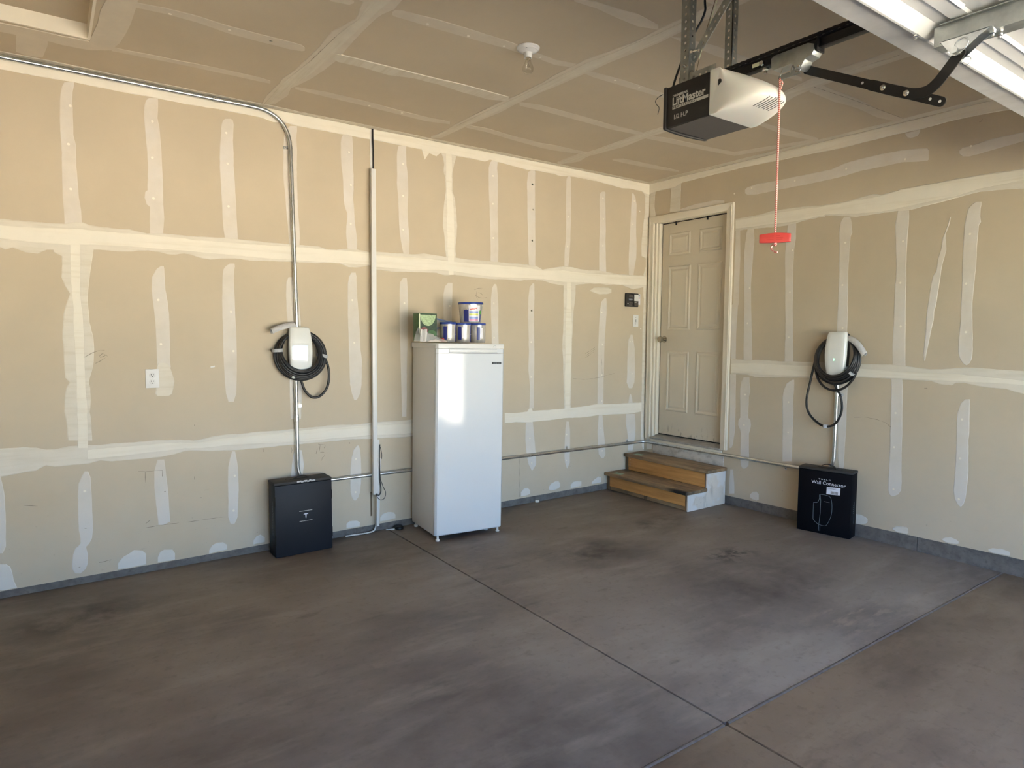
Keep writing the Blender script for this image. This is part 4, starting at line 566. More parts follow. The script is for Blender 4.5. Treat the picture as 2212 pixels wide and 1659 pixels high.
for pl in 'brc':
    for kind, rows in MUD[pl]:
        n += 1
        if kind == 3:                                   # tape along the wall's top edge
            rows = sorted(rows); rows = [[s, t, s, H - .0015] for s, t in rows]
            if pl == 'b': rows.append([-.0015, rows[-1][1], -.0015, H - .0015])
            else: rows = [r for r in rows if r[0] < -.002]; rows.append([-.0015, rows[-1][1], -.0015, H - .0015])
            patch(pl, 2, rows, n)
        else: patch(pl, kind, rows, n)
rows = [[x * .1, -.0015, x * .1, -.052 + .012 * noise.noise(Vector((x * .35, 0, 0)))] for x in range(-55, 0)]
rows.append([-.0015, -.0015, -.0015, -.05]); patch('c', 2, rows, 301)
rows = [[-.0015, y * .1, -.075 + .012 * noise.noise(Vector((0, y * .3, 4))), y * .1] for y in range(-60, 0)]
rows.append([-.0015, -.0015, -.07, -.0015]); patch('c', 2, rows, 302)
for x, w in ((-3.58, .075), (-2.42, .065), (-1.17, .06)):      # the long ceiling joints run on over the raised door
    y0 = {-3.58: -1.66, -2.42: -2.55, -1.17: -2.5}[x]
    rows = [[x - w, y0 - k * .1, x + w, y0 - k * .1] for k in range(int((y0 + 6.0) / .1))]
    patch('c', 1, rows, 120 + int(-x * 10))
for pl in 'brc':
    g = G()
    for s, t in DOTS[pl]:
        q = [lim(pl, s + .0075 * math.cos(k * math.pi / 4), t + .0075 * math.sin(k * math.pi / 4)) for k in range(8)]
        g.prism(q, PL[pl], .0008, .0030)
    o = obj('screw_spots', g, M['dot'], OWN[pl]); o['kind'] = 'stuff'
    g = G()
    for line in SCUFF[pl]:
        w = .0018 if pl != 'c' else .0022
        pts = dense([[a[0], a[1], a[0], a[1]] for a in line], .03); rr = []
        for k, a in enumerate(pts):
            b0 = pts[max(0, k - 1)]; b1 = pts[min(len(pts) - 1, k + 1)]; dx, dy = b1[0] - b0[0], b1[1] - b0[1]; L = math.hypot(dx, dy) or 1
            ww = w * (.55 + .45 * math.sin(k * 2.1)); rr.append([PL[pl](a[0] - dy / L * ww, a[1] + dx / L * ww, .0032), PL[pl](a[0] + dy / L * ww, a[1] - dx / L * ww, .0032)])
        g.rings(rr, closed=False)
    o = obj('scuff_marks' if pl != 'c' else 'seam_lines', g, M['pencil' if pl != 'c' else 'seam_line'], OWN[pl]); o['kind'] = 'stuff'

# ------------------------------------------------------------------ door to the house
door = bpy.data.objects.new('door_1', None); C.objects.link(door); door['kind'] = 'structure'; door.location = (0, -.5, .5)
g = G()      # casing boards with a stepped profile
def casing(pts, th=.018):
    gg = G(); gg.prism(pts, YZ, 0, -th); return gg
obj('casing', casing([(-.020, .455), (-.085, .455), (-.085, 2.545), (-.020, 2.612)]), M['trim_paint'], door, bevel=.004)
obj('casing', casing([(-.980, .472), (-.915, .472), (-.915, 2.545), (-.980, 2.612)], .024), M['trim_paint'], door, bevel=.004)
obj('casing', casing([(-.020, 2.612), (-.085, 2.545), (-.915, 2.545), (-.980, 2.612)], .020), M['trim_paint'], door, bevel=.004)
for a, b in ((-.030, -.040), (-.0745, -.080)):
    obj('casing_bead', G().prism([(a, .46), (b, .46), (b, 2.57), (a, 2.57)], YZ, -.018, -.0225), M['trim_paint'], door)
obj('casing_bead', G().prism([(-.960, .477), (-.968, .477), (-.968, 2.59), (-.960, 2.59)], YZ, -.024, -.029), M['trim_paint'], door)
g = G(); g.box(.0, .12, -.085, -.105, .47, 2.56); obj('jamb', g, M['trim_paint'], door, bevel=.002)
g = G(); g.box(.02, .12, -.105, -.126, .50, 2.552); obj('door_stop', g, M['trim_paint'], door, bevel=.002)
g = G(); g.box(.0, .12, -.932, -.912, .47, 2.56); obj('jamb', g, M['trim_paint'], door, bevel=.002)
g = G(); g.box(.015, .12, -.912, -.890, .50, 2.552); obj('door_stop', g, M['trim_paint'], door, bevel=.002)
g = G(); g.box(.0, .12, -.932, -.085, 2.552, 2.572); g.box(.02, .12, -.90, -.12, 2.545, 2.552); obj('jamb', g, M['trim_paint'], door)
g = G(); g.box(.066, .12, -.90, -.12, .49, 2.56); obj('weatherstrip', g, M['gap'], door)
slab = obj('door_slab', G().box(.055, .095, -.137, -.885, .515, 2.535), M['door_paint'], door, bevel=.002)
for y0, y1, z1, z0 in ((-.218, -.472, 2.439, 2.231), (-.573, -.822, 2.439, 2.231), (-.218, -.484, 2.130, 1.526), (-.566, -.832, 2.130, 1.526), (-.219, -.486, 1.325, .745), (-.572, -.834, 1.325, .745)):
    g = G(); rr = []
    for ins, h in ((0, 0), (.010, .0075), (.020, .0060), (.028, .0006), (.034, .0006), (.050, .0055)):
        X = .0548 - h
        rr.append([(X, y0 - ins, z1 - ins), (X, y1 + ins, z1 - ins), (X, y1 + ins, z0 + ins), (X, y0 - ins, z0 + ins)])
    g.rings(rr, True, True); obj('raised_panel', g, M['door_paint'], slab)
g = G(); g.lathe([(.032, 0), (.032, .006), (.016, .010), (.013, .03), (.020, .038), (.029, .050), (.031, .062), (.026, .072), (.014, .077), (.002, .078)], (.0545, -.185, 1.435), 'x', 24)
obj('door_knob', g, M['brass'], door, smooth=True)
for y in (-.30, -.66):
    obj('sweep_clip', G().box(.046, .054, y - .006, y + .006, 2.512, 2.545), M['gap'], door)
g = G(); g.prism([(-.030, .462), (-.030, .480), (.03, .488), (.066, .505), (.12, .505), (.12, .462)], (lambda a, b, d: (a, d, b)), -.912, -.098); obj('threshold', g, M['alu'], door, bevel=.002)
g = G(); g.box(-.020, .0, -.925, -.100, .425, .462); obj('sill_board', g, M['trim_paint'], door, bevel=.003)
g = G(); g.box(-.010, .0, -.945, -.125, .318, .425); obj('skirt_board', g, M['dirty_white'], door, bevel=.002)

# ------------------------------------------------------------------ wooden steps under the door
st = thing('step_stool', 'two wooden steps with worn treads, standing under the house door in the corner', 'steps', (-.27, -.5, 0))
st.name = 'wooden_steps'
obj('tread', G().box(-.545, -.262, -.985, -.004, .142, .170), M['tread'], st, bevel=.006)
obj('tread', G().box(-.292, -.024, -1.003, -.010, .297, .327), M['tread'], st, bevel=.006)
obj('riser', G().box(-.512, -.494, -.945, -.050, .040, .1415), M['riser'], st, bevel=.002)
obj('riser', G().box(-.500, -.482, -.945, -.050, .003, .036), M['tread'], st, bevel=.002)
obj('riser', G().box(-.268, -.250, -.955, -.050, .200, .2965), M['riser'], st, bevel=.002)
obj('riser', G().box(-.264, -.246, -.955, -.050, .1705, .1985), M['riser'], st, bevel=.002)
SP = [(-.505, .002), (-.025, .002), (-.025, .2965), (-.262, .2965), (-.262, .1415), (-.505, .1415)]
for y0, y1 in ((-.012, -.048), (-.480, -.516), (-.946, -.970)):
    obj('stringer', G().prism(SP, XZ, y0, y1), M['knot'] if y0 > -.9 else M['tread'], st)
SQ = [(-.515, .002), (-.022, .002), (-.022, .296), (-.272, .296), (-.272, .141), (-.515, .141)]
obj('side_panel', G().prism(SQ, XZ, -.971, -.984), M['stair_side'], st)['label'] = 'scuffed white painted side panel'
for y, zs in ((-.075, (.22, .245, .275)), (-.066, (.110,))):
    for z in zs:
        x = -.268 if z > .2 else -.512
        g = G(); g.lathe([(.0045, 0), (.003, .002)], (x, y, z), 'x', 8); obj('nail_head', g, M['chrome'], st)
for k, (x, y, z, a) in enumerate(((-.475, -.13, .1704, .15), (-.215, -.14, .3274, .1))):
    ca, sa = math.cos(a), math.sin(a); g = G()
    q = [(-.032, -.045), (.032, -.045), (.032, .045), (-.032, .045)]
    g.prism([(x + u * ca - v * sa, y + u * sa + v * ca) for u, v in q], (lambda a, b, d: (a, b, d)), z - .0002, z + .0008)
    tag(obj('sticker', g, M['green_note']), ('small pale green sticker lying on the lower wooden tread', 'small pale green sticker lying on the upper wooden tread')[k], 'sticker', 'stickers on the steps')

# ------------------------------------------------------------------ metal conduit runs
def strap(name, c, along, out, side, parent, r=.0135):
    """one-hole strap around a pipe: c on the pipe axis, along = pipe direction, out = off the wall, side = towards its ear"""
    c, along, out, side = (Vector(q) for q in (c, along, out, side)); g = G(); R = r + .0016
    prof = [side * (R * math.cos(t)) + out * (R * math.sin(t)) for t in [math.pi * k / 8 for k in range(9)]]
    for w0, w1 in ((-.009, .009),):
        inner = [c + p * (r / R) for p in prof]; outer = [c + p for p in prof]
        for k in range(8):
            a = [inner[k] + along * w0, outer[k] + along * w0, outer[k + 1] + along * w0, inner[k + 1] + along * w0]
            b = [q + along * (w1 - w0) for q in a]; g.rings([a, b])
    e0 = c + side * R - out * .0185
    q = [e0 + along * -.009, e0 + side * .026 + along * -.009, e0 + side * .026 + along * .009, e0 + along * .009]
    g.rings([q, [p + out * .0022 for p in q]])
    leg = [c + side * R + along * -.009, c + side * (R + .002) + along * -.009, c + side * (R + .002) + along * .009, c + side * R + along * .009]
    g.rings([leg, [p - out * .0185 for p in leg]])
    s = obj(name, g, M['galv'], parent)
    g = G(); b0 = e0 + side * .014; g.cyl(b0, b0 + out * .007, .005, 8); obj('strap_screw', g, M['chrome'], s)
    return s
def coupling(p, d, parent, r=.0135):
    p, d = Vector(p), Vector(d).normalized(); g = G(); g.tube([p - d * .026, p - d * .024, p + d * .024, p + d * .026], [r, r + .003, r + .003, r], 14)
    c = obj('coupling', g, M['galv'], parent, smooth=True)
    up = d.orthogonal().normalized()
    for s in (-.012, .012):
        g = G(); g.cyl(p + d * s + Vector((0, -r, 0)), p + d * s + Vector((0, -r - .007, 0)), .0035, 8); obj('set_screw', g, M['chrome'], c)
cd = thing('metal_conduit', 'galvanised conduit running along the ceiling edge and bending down to the left charger', 'conduit', (-3.45, -.02, 2.9))
g = G(); g.tube(bend([(XL, -.0225, 2.914), (-3.462, -.0225, 2.917), (-3.438, -.0225, 1.49)], .23, 14), .0135, 14); obj('pipe', g, M['galv'], cd, smooth=True)
strap('pipe_strap', (-4.83, -.0225, 2.9145), (1, 0, 0), (0, -1, 0), (0, 0, .3), cd); strap('pipe_strap', (-3.70, -.0225, 2.916), (1, 0, 0), (0, -1, 0), (0, 0, .3), cd)
strap('pipe_strap', (-3.459, -.0225, 2.70), (0, 0, 1), (0, -1, 0), (-1, 0, 0), cd); coupling((-3.905, -.0225, 2.916), (1, 0, 0), cd)
cd2 = thing('metal_conduit', 'long galvanised conduit running low round the corner from charger to charger', 'conduit', (-1.5, -.02, .43))
path = [(-3.452, -.0225, 1.19), (-3.450, -.0225, .437), (-.0225, -.0225, .423), (-.0225, -1.938, .440), (-.0225, -1.942, 1.19)]
g = G(); g.tube(bend(path, [.13, .10, .13], 12), .0135, 14); obj('pipe', g, M['galv'], cd2, smooth=True)
strap('pipe_strap', (-3.452, -.0225, .975), (0, 0, 1), (0, -1, 0), (1, 0, 0), cd2); coupling((-3.452, -.0225, .895), (0, 0, 1), cd2)
strap('pipe_strap', (-1.015, -.0225, .4275), (1, 0, 0), (0, -1, 0), (0, 0, 1), cd2); strap('pipe_strap', (-.245, -.0225, .4240), (1, 0, 0), (0, -1, 0), (0, 0, 1), cd2)
coupling((-1.45, -.0225, .429), (1, 0, 0), cd2)
strap('pipe_strap', (-.0225, -1.54, .4365), (0, 1, 0), (-1, 0, 0), (0, 0, -1), cd2); strap('pipe_strap', (-.0225, -1.94, 1.04), (0, 0, 1), (-1, 0, 0), (0, -1, 0), cd2)

# ------------------------------------------------------------------ car chargers
def tesla_word(g, fn, w, h, d):
    """five spaced wide capitals built from bars"""
    cw = w / 7.4; b = h * .22
    bars = {0: [(0, h - b, cw, h), (cw * .39, 0, cw * .61, h - b)], 1: [(0, 0, cw, b), (0, h * .5 - b / 2, cw, h * .5 + b / 2), (0, h - b, cw, h)],
            2: [(0, 0, cw, b), (cw * .78, b, cw, h * .5), (0, h * .5 - b / 2, cw, h * .5 + b / 2), (0, h * .5, cw * .22, h - b), (0, h - b, cw, h)],
            3: [(0, 0, cw * .22, h), (0, 0, cw, b)], 4: [(0, h - b, cw, h), (0, 0, cw * .2, h * .62), (cw * .8, 0, cw, h * .62)]}
    for i in range(5):
        x0 = -w / 2 + i * (w - cw) / 4
        for a, bb, c, e in bars[i]: g.prism([(x0 + a, bb), (x0 + c, bb), (x0 + c, e), (x0 + a, e)], fn, d, d + .0004)
def charger(name, label, base, F, turns, tail, ties, wrap, group):
    t = thing(name, label, 'charger', base, group)
    rows = [(0, .050, .079), (.007, .0605, .087), (.02, .0655, .091), (.07, .069, .097), (.16, .0725, .103), (.3, .0765, .109), (.5, .0775, .113), (.7, .0735, .111), (.88, .066, .101), (.96, .061, .094), (.99, .057, .088), (1, .050, .080)]
    rr = []
    for q, w, D in rows:
        Z = -.345 * q
        rr.append([F(-w, D - .034, Z), F(-w, D - .014, Z), F(-w + .0025, D - .006, Z), F(-w + .009, D - .0015, Z), F(-w * .5, D, Z), F(0, D + .0006, Z), F(w * .5, D, Z), F(w - .009, D - .0015, Z), F(w - .0025, D - .006, Z), F(w, D - .014, Z), F(w, D - .034, Z)])
    g = G(); g.rings(rr, True, True); fp = obj('faceplate', g, M['gloss_white'], t, smooth=True, angle=55)
    g = G(); tesla_word(g, (lambda a, b, d: F(a, d, -.098 + b)), .074, .0065, .1005); obj('lettering', g, M['light_print'], fp)
    g = G(); g.prism([(-.001, -.212), (.001, -.212), (.001, -.196), (-.001, -.196)], (lambda a, b, d: F(a, d, b)), .1128, .1148); obj('status_light', g, M['green_led'], fp)
    rr = []
    for q, w, o in ((-.012, .048, .05), (-.02, .054, .062), (-.17, .0585, .078), (-.30, .053, .068), (-.335, .046, .055)):
        rr.append([F(-w, .0, q), F(-w, o, q), F(w, o, q), F(w, .0, q)])
    g = G(); g.rings(rr); obj('back_box', g, M['black_plastic'], t, bevel=.006)
    pts = []
    for k, (cx, cz, rx, rz, o, tilt) in enumerate(turns):
        for j in range(30):
            a = math.pi / 2 + 2 * math.pi * j / 30 + k * .05; n = len(turns)
            c2 = turns[(k + 1) % n] if k + 1 < n else turns[k]; w = j / 30
            L = lambda i: turns[k][i] * (1 - w) + c2[i] * w
            s = math.sin(a); pts.append(F(L(0) + L(2) * math.cos(a), L(4) + L(5) * (.5 - .5 * s), L(1) + L(3) * s * (1 if s > 0 else 1.0)))
    g = G(); g.tube(smooth_path(pts, 2), .0088, 10); cc = obj('cable_coil', g, M['rubber'], t, smooth=True)
    g = G(); g.tube(smooth_path([F(*p) for p in tail], 8), .0085, 10); obj('cable_tail', g, M['rubber'], t, smooth=True)
    for (x, o, z, ang, w) in ties:       # hook tape cinched round the bundle
        ca, sa = math.cos(ang), math.sin(ang); rr = []
        for s in (-.011, .011):
            ring = []
            for k in range(16):
                b = 2 * math.pi * k / 16; u = w * math.copysign(abs(math.cos(b)) ** .7, math.cos(b)); vv = .036 * math.copysign(abs(math.sin(b)) ** .7, math.sin(b))
                ring.append(F(x + u * ca - s * sa, o + vv, z + u * sa + s * ca))
            rr.append(ring)
        g = G(); g.rings(rr, True, False); obj('cable_tie', g, M['grey_tie'], t, smooth=True)
    rr = []; ri = []                      # plug end wrapped in an open foam sleeve
    pw = smooth_path([F(*p) for p in wrap], 5)
    T = (pw[-1] - pw[0]).normalized(); O = (F(0, 1, 0) - F(0, 0, 0)).normalized(); S = T.cross(O).normalized()
    if S.z < 0: S = -S
    arc = [math.radians(q) for q in range(-30, 211, 20)]
    for p in pw:
        rr.append([p + O * (.026 * math.cos(b)) + S * (.024 * math.sin(b)) for b in arc] + [p + O * (.019 * math.cos(b)) + S * (.017 * math.sin(b)) for b in arc[::-1]])
    g = G(); g.rings(rr); wr = obj('foam_sleeve', g, M['foam'], t, smooth=True)
    g = G(); g.tube(pw[:int(len(pw) * .8)], .013, 8); obj('plug', g, M['rubber'], wr, smooth=True)
    return t
F1 = lambda X, o, Z: Vector((-3.437 + X, -o, 1.514 + Z)); F2 = lambda X, o, Z: Vector((-o, -1.955 - X, 1.507 + Z))
# turns: centre x, centre z, radius x, radius z, stand-off, forward lean at the bottom
T1 = [(.014, -.196, .172, .160, .016, .030), (.020, -.195, .167, .163, .034, .020), (.021, -.190, .160, .160, .052, .022), (.014, -.186, .152, .152, .062, .034), (.006, -.180, .143, .146, .050, .060), (.004, -.172, .133, .134, .040, .095), (.002, -.166, .126, .126, .030, .100)]
charger('car_charger', 'white wall charger with coiled black cable above the left black box', (-3.437, 0, 1.34), F1, T1,
        [(.17, .05, -.20), (.195, .06, -.26), (.203, .06, -.34), (.188, .055, -.42), (.14, .05, -.475), (.085, .05, -.478), (.04, .05, -.435), (.018, .05, -.38), (.010, .05, -.33)],
        [(-.145, .060, -.155, .05, .034), (.158, .055, -.195, -.25, .036)], [(-.02, .035, .012), (-.08, .062, .004), (-.14, .075, -.014), (-.185, .078, -.034)], 'wall chargers with coiled cables')
T2 = [(-.020, -.215, .172, .178, .016, .030), (-.012, -.208, .168, .172, .034, .024), (-.010, -.200, .160, .162, .050, .030), (-.008, -.194, .150, .154, .056, .044), (-.004, -.188, .140, .146, .046, .066), (.0, -.180, .130, .138, .036, .090), (-.015, -.235, .160, .200, .030, .040)]
charger('car_charger', 'white wall charger with coiled black cable above the right black box', (0, -1.955, 1.33), F2, T2,
        [(-.178, .045, -.20), (-.205, .05, -.35), (-.232, .055, -.53), (-.205, .055, -.63), (-.125, .05, -.70), (-.055, .05, -.712), (.005, .05, -.675), (.042, .05, -.585), (.030, .05, -.48), (-.015, .05, -.40), (-.025, .05, -.33)],
        [(.102, .062, -.285, -.75, .040), (-.072, .05, -.712, .0, .011)], [(.04, .03, -.045), (.10, .052, -.062), (.155, .066, -.105), (.200, .072, -.165)], 'wall chargers with coiled cables')

# ------------------------------------------------------------------ black cartons
bx = thing('carton', 'black carton with a small centred logo, standing below the left wall charger', 'box', (-3.46, -.11, 0), 'black charger cartons')
bx.rotation_euler.z = 0
g = G(); g.box(-3.655, -3.275, -.195, -.050, 0.001, .476); obj('body', g, [M['black_card']], bx, bevel=.002)
g = G(); g.box(-3.657, -3.274, -.193, -.049, .479, .496); obj('lid', g, M['card_edge'], bx, bevel=.002)
for x0, x1, z0, z1 in ((-3.6570, -3.651, .345, .408), (-3.6570, -3.651, .083, .150), (-3.2790, -3.2732, .345, .408), (-3.2790, -3.2732, .083, .150)):
    obj('side_slot', G().box(x0, x1, -.1965, -.185, z0, z1), M['gap'], bx)
g = G(); FB = lambda a, b, d: (-3.455 + a, -.195 - d, .255 + b)
for z in (.034, -.034):
    g = G()
    for a, b in ((-.043, -.019), (-.018, .002), (.003, .024), (.025, .043)): g.prism([(a, z - .0016), (b, z - .0016), (b, z + .0016), (a, z + .0016)], FB, .0002, .0006)
    obj('print_line', g, M['opener_print'], bx)
g = G(); g.prism([(-.016, .010), (-.014, .0135), (-.007, .0155), (0, .016), (.007, .0155), (.014, .0135), (.016, .010), (.013, .0088), (.009, .0098), (.005, .0105), (.0042, .008), (.0022, -.0150), (0, -.0165), (-.0022, -.0150), (-.0042, .008), (-.005, .0105), (-.009, .0098), (-.013, .0088)], FB, .0002, .0008)
obj('logo', g, M['white_print'], bx)
g = G()
for y, n in ((-.135, 22), (-.160, 9)):
    for k in range(n):
        z = .14 + k * .0105 + (0 if n > 10 else .065); g.box(-3.6556, -3.655, y - .0022, y + .0022, z, z + .0062)
o = obj('side_print', g, M['line_print'], bx); o['kind'] = 'stuff'
g = G(); g.tube(smooth_path([(-3.515, -.118, .494), (-3.50, -.118, .500), (-3.478, -.118, .510), (-3.455, -.118, .514), (-3.43, -.118, .509), (-3.415, -.118, .500), (-3.402, -.118, .494)], 5), .0048, 8); obj('handle', g, M['black_steel'], bx, smooth=True)
g = G(); g.box(-3.535, -3.39, -.126, -.110, .4958, .4968); g.box(-3.565, -3.559, -.128, -.108, .4958, .4972); obj('handle_slot', g, M['gap'], bx)
g = G()
for k in range(9):
    x = -3.51 + k * .0135; z = .490 + .003 * math.sin(k * 2.3); g.prism([(x, z - .006), (x + .014, z - .005), (x + .014, z + .0055), (x, z + .006 - .004 * (k % 2))], (lambda a, b, d: (a, d, b)), -.1965, -.1952)
obj('torn_tape', g, M['tape'], bx)

bx2 = thing('carton', 'black carton with white wording, an outline drawing and a barcode label', 'box', (-.195, -1.765, 0), 'black charger cartons')
bx2.rotation_euler.z = math.atan2(-.362, .067) + 0  # local x runs along its front
# local frame: x along the front, y into the wall, z up
g = G(); g.box(0, .376, 0, .125, .001, .472); obj('body', g, M['black_card_matt'], bx2, local=True, bevel=.002)
g = G(); g.prism([(-.002, 0), (.378, 0), (.378, .017), (-.002, .017)], (lambda a, b, d: (a, d, .474 + b)), .0005, .127); obj('lid', g, M['card_edge'], bx2, local=True, bevel=.003)
FC = lambda a, b, d: (a, -d, b)
g = G(); tesla_word(g, (lambda a, b, d: FC(.188 + a, .408 + b, d)), .084, .0080, .0004); obj('lettering', g, M['light_print'], bx2, local=True)
g = G(); g.text('Wall Connector', .036, (lambda a, b, d: FC(.096 + a, .374 + b, d)), space=1.0, depth=.0006); obj('wording', g, M['white_print'], bx2, local=True)
lab = obj('barcode_label', G().prism([(.205, .306), (.298, .312), (.300, .366), (.206, .361)], FC, .0008, .0014), M['label_white'], bx2, local=True)
g = G()
x = .236
for w in (3, 1, 2, 1, 3, 2, 1, 1, 3, 1, 2, 3, 1, 2): 
    g.prism([(x, .313), (x + w * .0011, .313), (x + w * .0011, .333), (x, .333)], FC, .0015, .0018); x += w * .0011 + .0016
for z, w in ((.338, .03), (.347, .055), (.3515, .060), (.356, .045)): g.prism([(.212, z), (.212 + w, z + .0025), (.212 + w, z + .0037), (.212, z + .0012)], FC, .0015, .0018)
obj('barcode', g, M['black_print'], lab, local=True)
out = [(.157, .292), (.168, .297), (.205, .297), (.232, .288), (.243, .262), (.248, .215), (.246, .160), (.232, .110), (.214, .072), (.196, .064), (.172, .066), (.150, .072), (.122, .095), (.117, .120), (.117, .222), (.122, .228), (.145, .234), (.157, .265)]
g = G(); g.tube([FC(*p, .0004) for p in smooth_path([(a, b, 0) for a, b in out], 4, True) for p in [(p[0], p[1])]] + [FC(out[0][0], out[0][1], .0004)], .0011, 5)
g.tube([FC(.162, .292, .0004), FC(.167, .250, .0004), FC(.167, .150, .0004), FC(.160, .068, .0004)], .0011, 5); g.tube([FC(.160, .066, .0004), FC(.160, .020, .0004)], .001, 5); g.tube([FC(.169, .066, .0004), FC(.169, .020, .0004)], .001, 5)
obj('outline_drawing', g, M['line_print'], bx2, local=True)
g = G(); tesla_word(g, (lambda a, b, d: FC(.208 + a, .245 + b, d)), .040, .0036, .0004); obj('lettering', g, M['light_print'], bx2, local=True)
g = G()
for k in range(5): g.box(.3760, .3764, .060, .064, .235 - k * .014, .243 - k * .014)
for k in range(20): g.box(.3760, .3764, .075, .078, .26 - k * .0085, .265 - k * .0085)
o = obj('side_print', g, M['line_print'], bx2, local=True); o['kind'] = 'stuff'
g = G(); rr = []
for p in smooth_path([(.125, .062, .489), (.14, .062, .500), (.165, .062, .514), (.195, .062, .518), (.222, .062, .510), (.242, .062, .497), (.25, .062, .489)], 5): rr.append([p + Vector((0, -.012, -.002)), p + Vector((0, .012, -.002)), p + Vector((0, .012, .003)), p + Vector((0, -.012, .003))])
g.rings(rr); obj('handle', g, M['black_steel'], bx2, local=True, bevel=.001)
g = G(); g.box(.115, .255, .050, .076, .4908, .4917); g.box(.285, .292, .05, .07, .4908, .493); obj('handle_slot', g, M['gap'], bx2, local=True)

# ------------------------------------------------------------------ upright freezer and what stands on it
fz = thing('upright_freezer', 'tall white upright freezer standing against the wall beside the floor joint', 'freezer', (-2.640, -.503, 0))
FTH, FT = -.088, .013
U = Vector((math.cos(FTH) * math.cos(FT), math.sin(FTH) * math.cos(FT), -math.sin(FT))); V = Vector((-math.sin(FTH), math.cos(FTH), 0)); Z = U.cross(V)
fz.matrix_world = Matrix(((U.x, V.x, Z.x, -2.640), (U.y, V.y, Z.y, -.503), (U.z, V.z, Z.z, .0075), (0, 0, 0, 1)))
FW, FD = .542, .462
g = G(); g.box(.004, FW - .004, .062, FD, .032, 1.372); obj('body', g, M['white_side'], fz, local=True, bevel=.005)
g = G(); rr = []
def front(z0, z1, y0, bow, back, x0, x1, n=20, r=.012):
    pts = []
    for k in range(n + 1):
        t = k / n; x = x0 + (x1 - x0) * t; e = min(x - x0, x1 - x)
        rd = 0 if e > r else r - math.sqrt(max(0, r * r - (r - e) ** 2)); pts.append((x, y0 - bow * (1 - (2 * t - 1) ** 2) + rd))
    pts = [(x0, back)] + pts + [(x1, back)]
    return [pts, z0, z1]
pts, z0, z1 = front(.034, 1.332, .012, .0045, .052, 0, FW, 40)
g.rings([[(x, y + (.006 if (i > 0 and i < len(pts) - 1) else 0), z0) for i, (x, y) in enumerate(pts)]] + [[(x, y, z) for x, y in pts] for z in (z0 + .008, z1)])
dr = obj('door', g, M['white_enamel'], fz, local=True, smooth=True, angle=35)
g = G(); g.box(.010, FW - .010, .052, .062, .045, 1.365); obj('gasket', g, M['gasket'], fz, local=True)
pts, z0, z1 = front(1.334, 1.366, .012, .0045, .052, 0, FW, 40)
g = G(); g.rings([[(x, y, z) for x, y in pts] for z in (z0, z1)]); hd = obj('handle_strip', g, M['white_enamel'], dr, local=True, smooth=True, angle=35)
g = G(); g.box(.095, .475, .0020, .010, 1.3395, 1.3635); obj('handle', g, M['white_side'], dr, local=True, bevel=.003)
g = G(); g.box(.090, .48, .0025, .010, 1.3335, 1.3375); obj('handle_shadow_gap', g, M['gasket'], dr, local=True)
g = G(); pts, z0, z1 = front(0, 1, .004, .0045, FD + .004, -.004, FW + .004, 40, .02)
g.rings([[(x, y, z) for x, y in pts] for z in (1.369, 1.374, 1.397)] + [[(x * .992 + .002, y * .992 + .002, 1.402) for x, y in pts]]); obj('top_cap', g, M['white_plastic'], fz, local=True, smooth=True, angle=35)
g = G(); g.box(.438, .512, .0035, .012, 1.255, 1.270); bd = obj('badge', g, M['black_badge'], dr, local=True)
g = G()
for a, w in ((.446, .012), (.462, .016), (.482, .009), (.495, .010)): g.box(a, a + w, .0030, .0034, 1.2605, 1.2640)
obj('badge_print', g, M['line_print'], bd, local=True)
g = G(); g.tube([(.445, -.0010, 1.378), (.447, -.0010, 1.388), (.455, -.0010, 1.394), (.464, -.0008, 1.388), (.463, -.0005, 1.377)], .0012, 6); obj('lock_mark', g, M['line_print'], fz, local=True)
for x, y in ((.028, .03), (.515, .03), (.03, .44), (.50, .44), (.455, .10)):
    g = G(); g.lathe([(.014, -.0065 if x < .3 else .000), (.016, .006), (.009, .011), (.007, .034)], (x, y, 0), 'z', 14); obj('foot', g, M['white_plastic'], fz, local=True, smooth=True)
g = G(); g.tube(smooth_path([(FW - .002, .440, .395), (FW + .012, .435, .35), (FW + .040, .42, .27), (FW + .055, .40, .17), (FW + .040, .36, .075), (FW - .02, .33, .024)], 8), .0042, 8); obj('power_cord', g, M['white_plastic'], fz, local=True, smooth=True)

def ftop(x, y): return 1.4165 + (-2.64 - x) * .013 + .0002
ZT = lambda x, y: ftop(x, y)
def tub(name, label, c, r0, r1, h, seg=32, angle=0.0):
    x, y = c[:2]; zt = c[2]
    t = thing(name, label, 'tub', (x, y, zt), 'wipes tubs stacked on the freezer')
    g = G(); g.lathe([(r0 * .96, .000), (r0, .006), (r0 + (r1 - r0) * .5, h * .5), (r1, h - .016)], (x, y, zt), 'z', seg); b = obj('tub_body', g, M['tub_silver'], t, smooth=True)
    g = G(); g.lathe([(r1 * .98, h - .0158), (r1 * 1.05, h - .0155), (r1 * 1.06, h - .006), (r1 * 1.03, h), (r1 * .8, h + .0005)], (x, y, zt), 'z', seg); obj('lid', g, M['tub_blue'], t, smooth=True)
    return t, b
def wraplabel(t, c, r0, r1, h, a0, a1, z0, z1, m, off=.0006, n=8, name='label_band'):
    x, y, zt = c; g = G(); rr = []
    for k in range(n + 1):
        a = a0 + (a1 - a0) * k / n
        ring = []
        for z in (z0, z1):
            r = r0 + (r1 - r0) * z / h + off; ring.append((x + r * math.cos(a), y + r * math.sin(a), zt + z))
        for z in (z1, z0):
            r = r0 + (r1 - r0) * z / h + off - .0005; ring.append((x + r * math.cos(a), y + r * math.sin(a), zt + z))
        rr.append(ring)
    g.rings(rr); return obj(name, g, m, t, smooth=True)
R = math.radians; HT = .146
lows = []
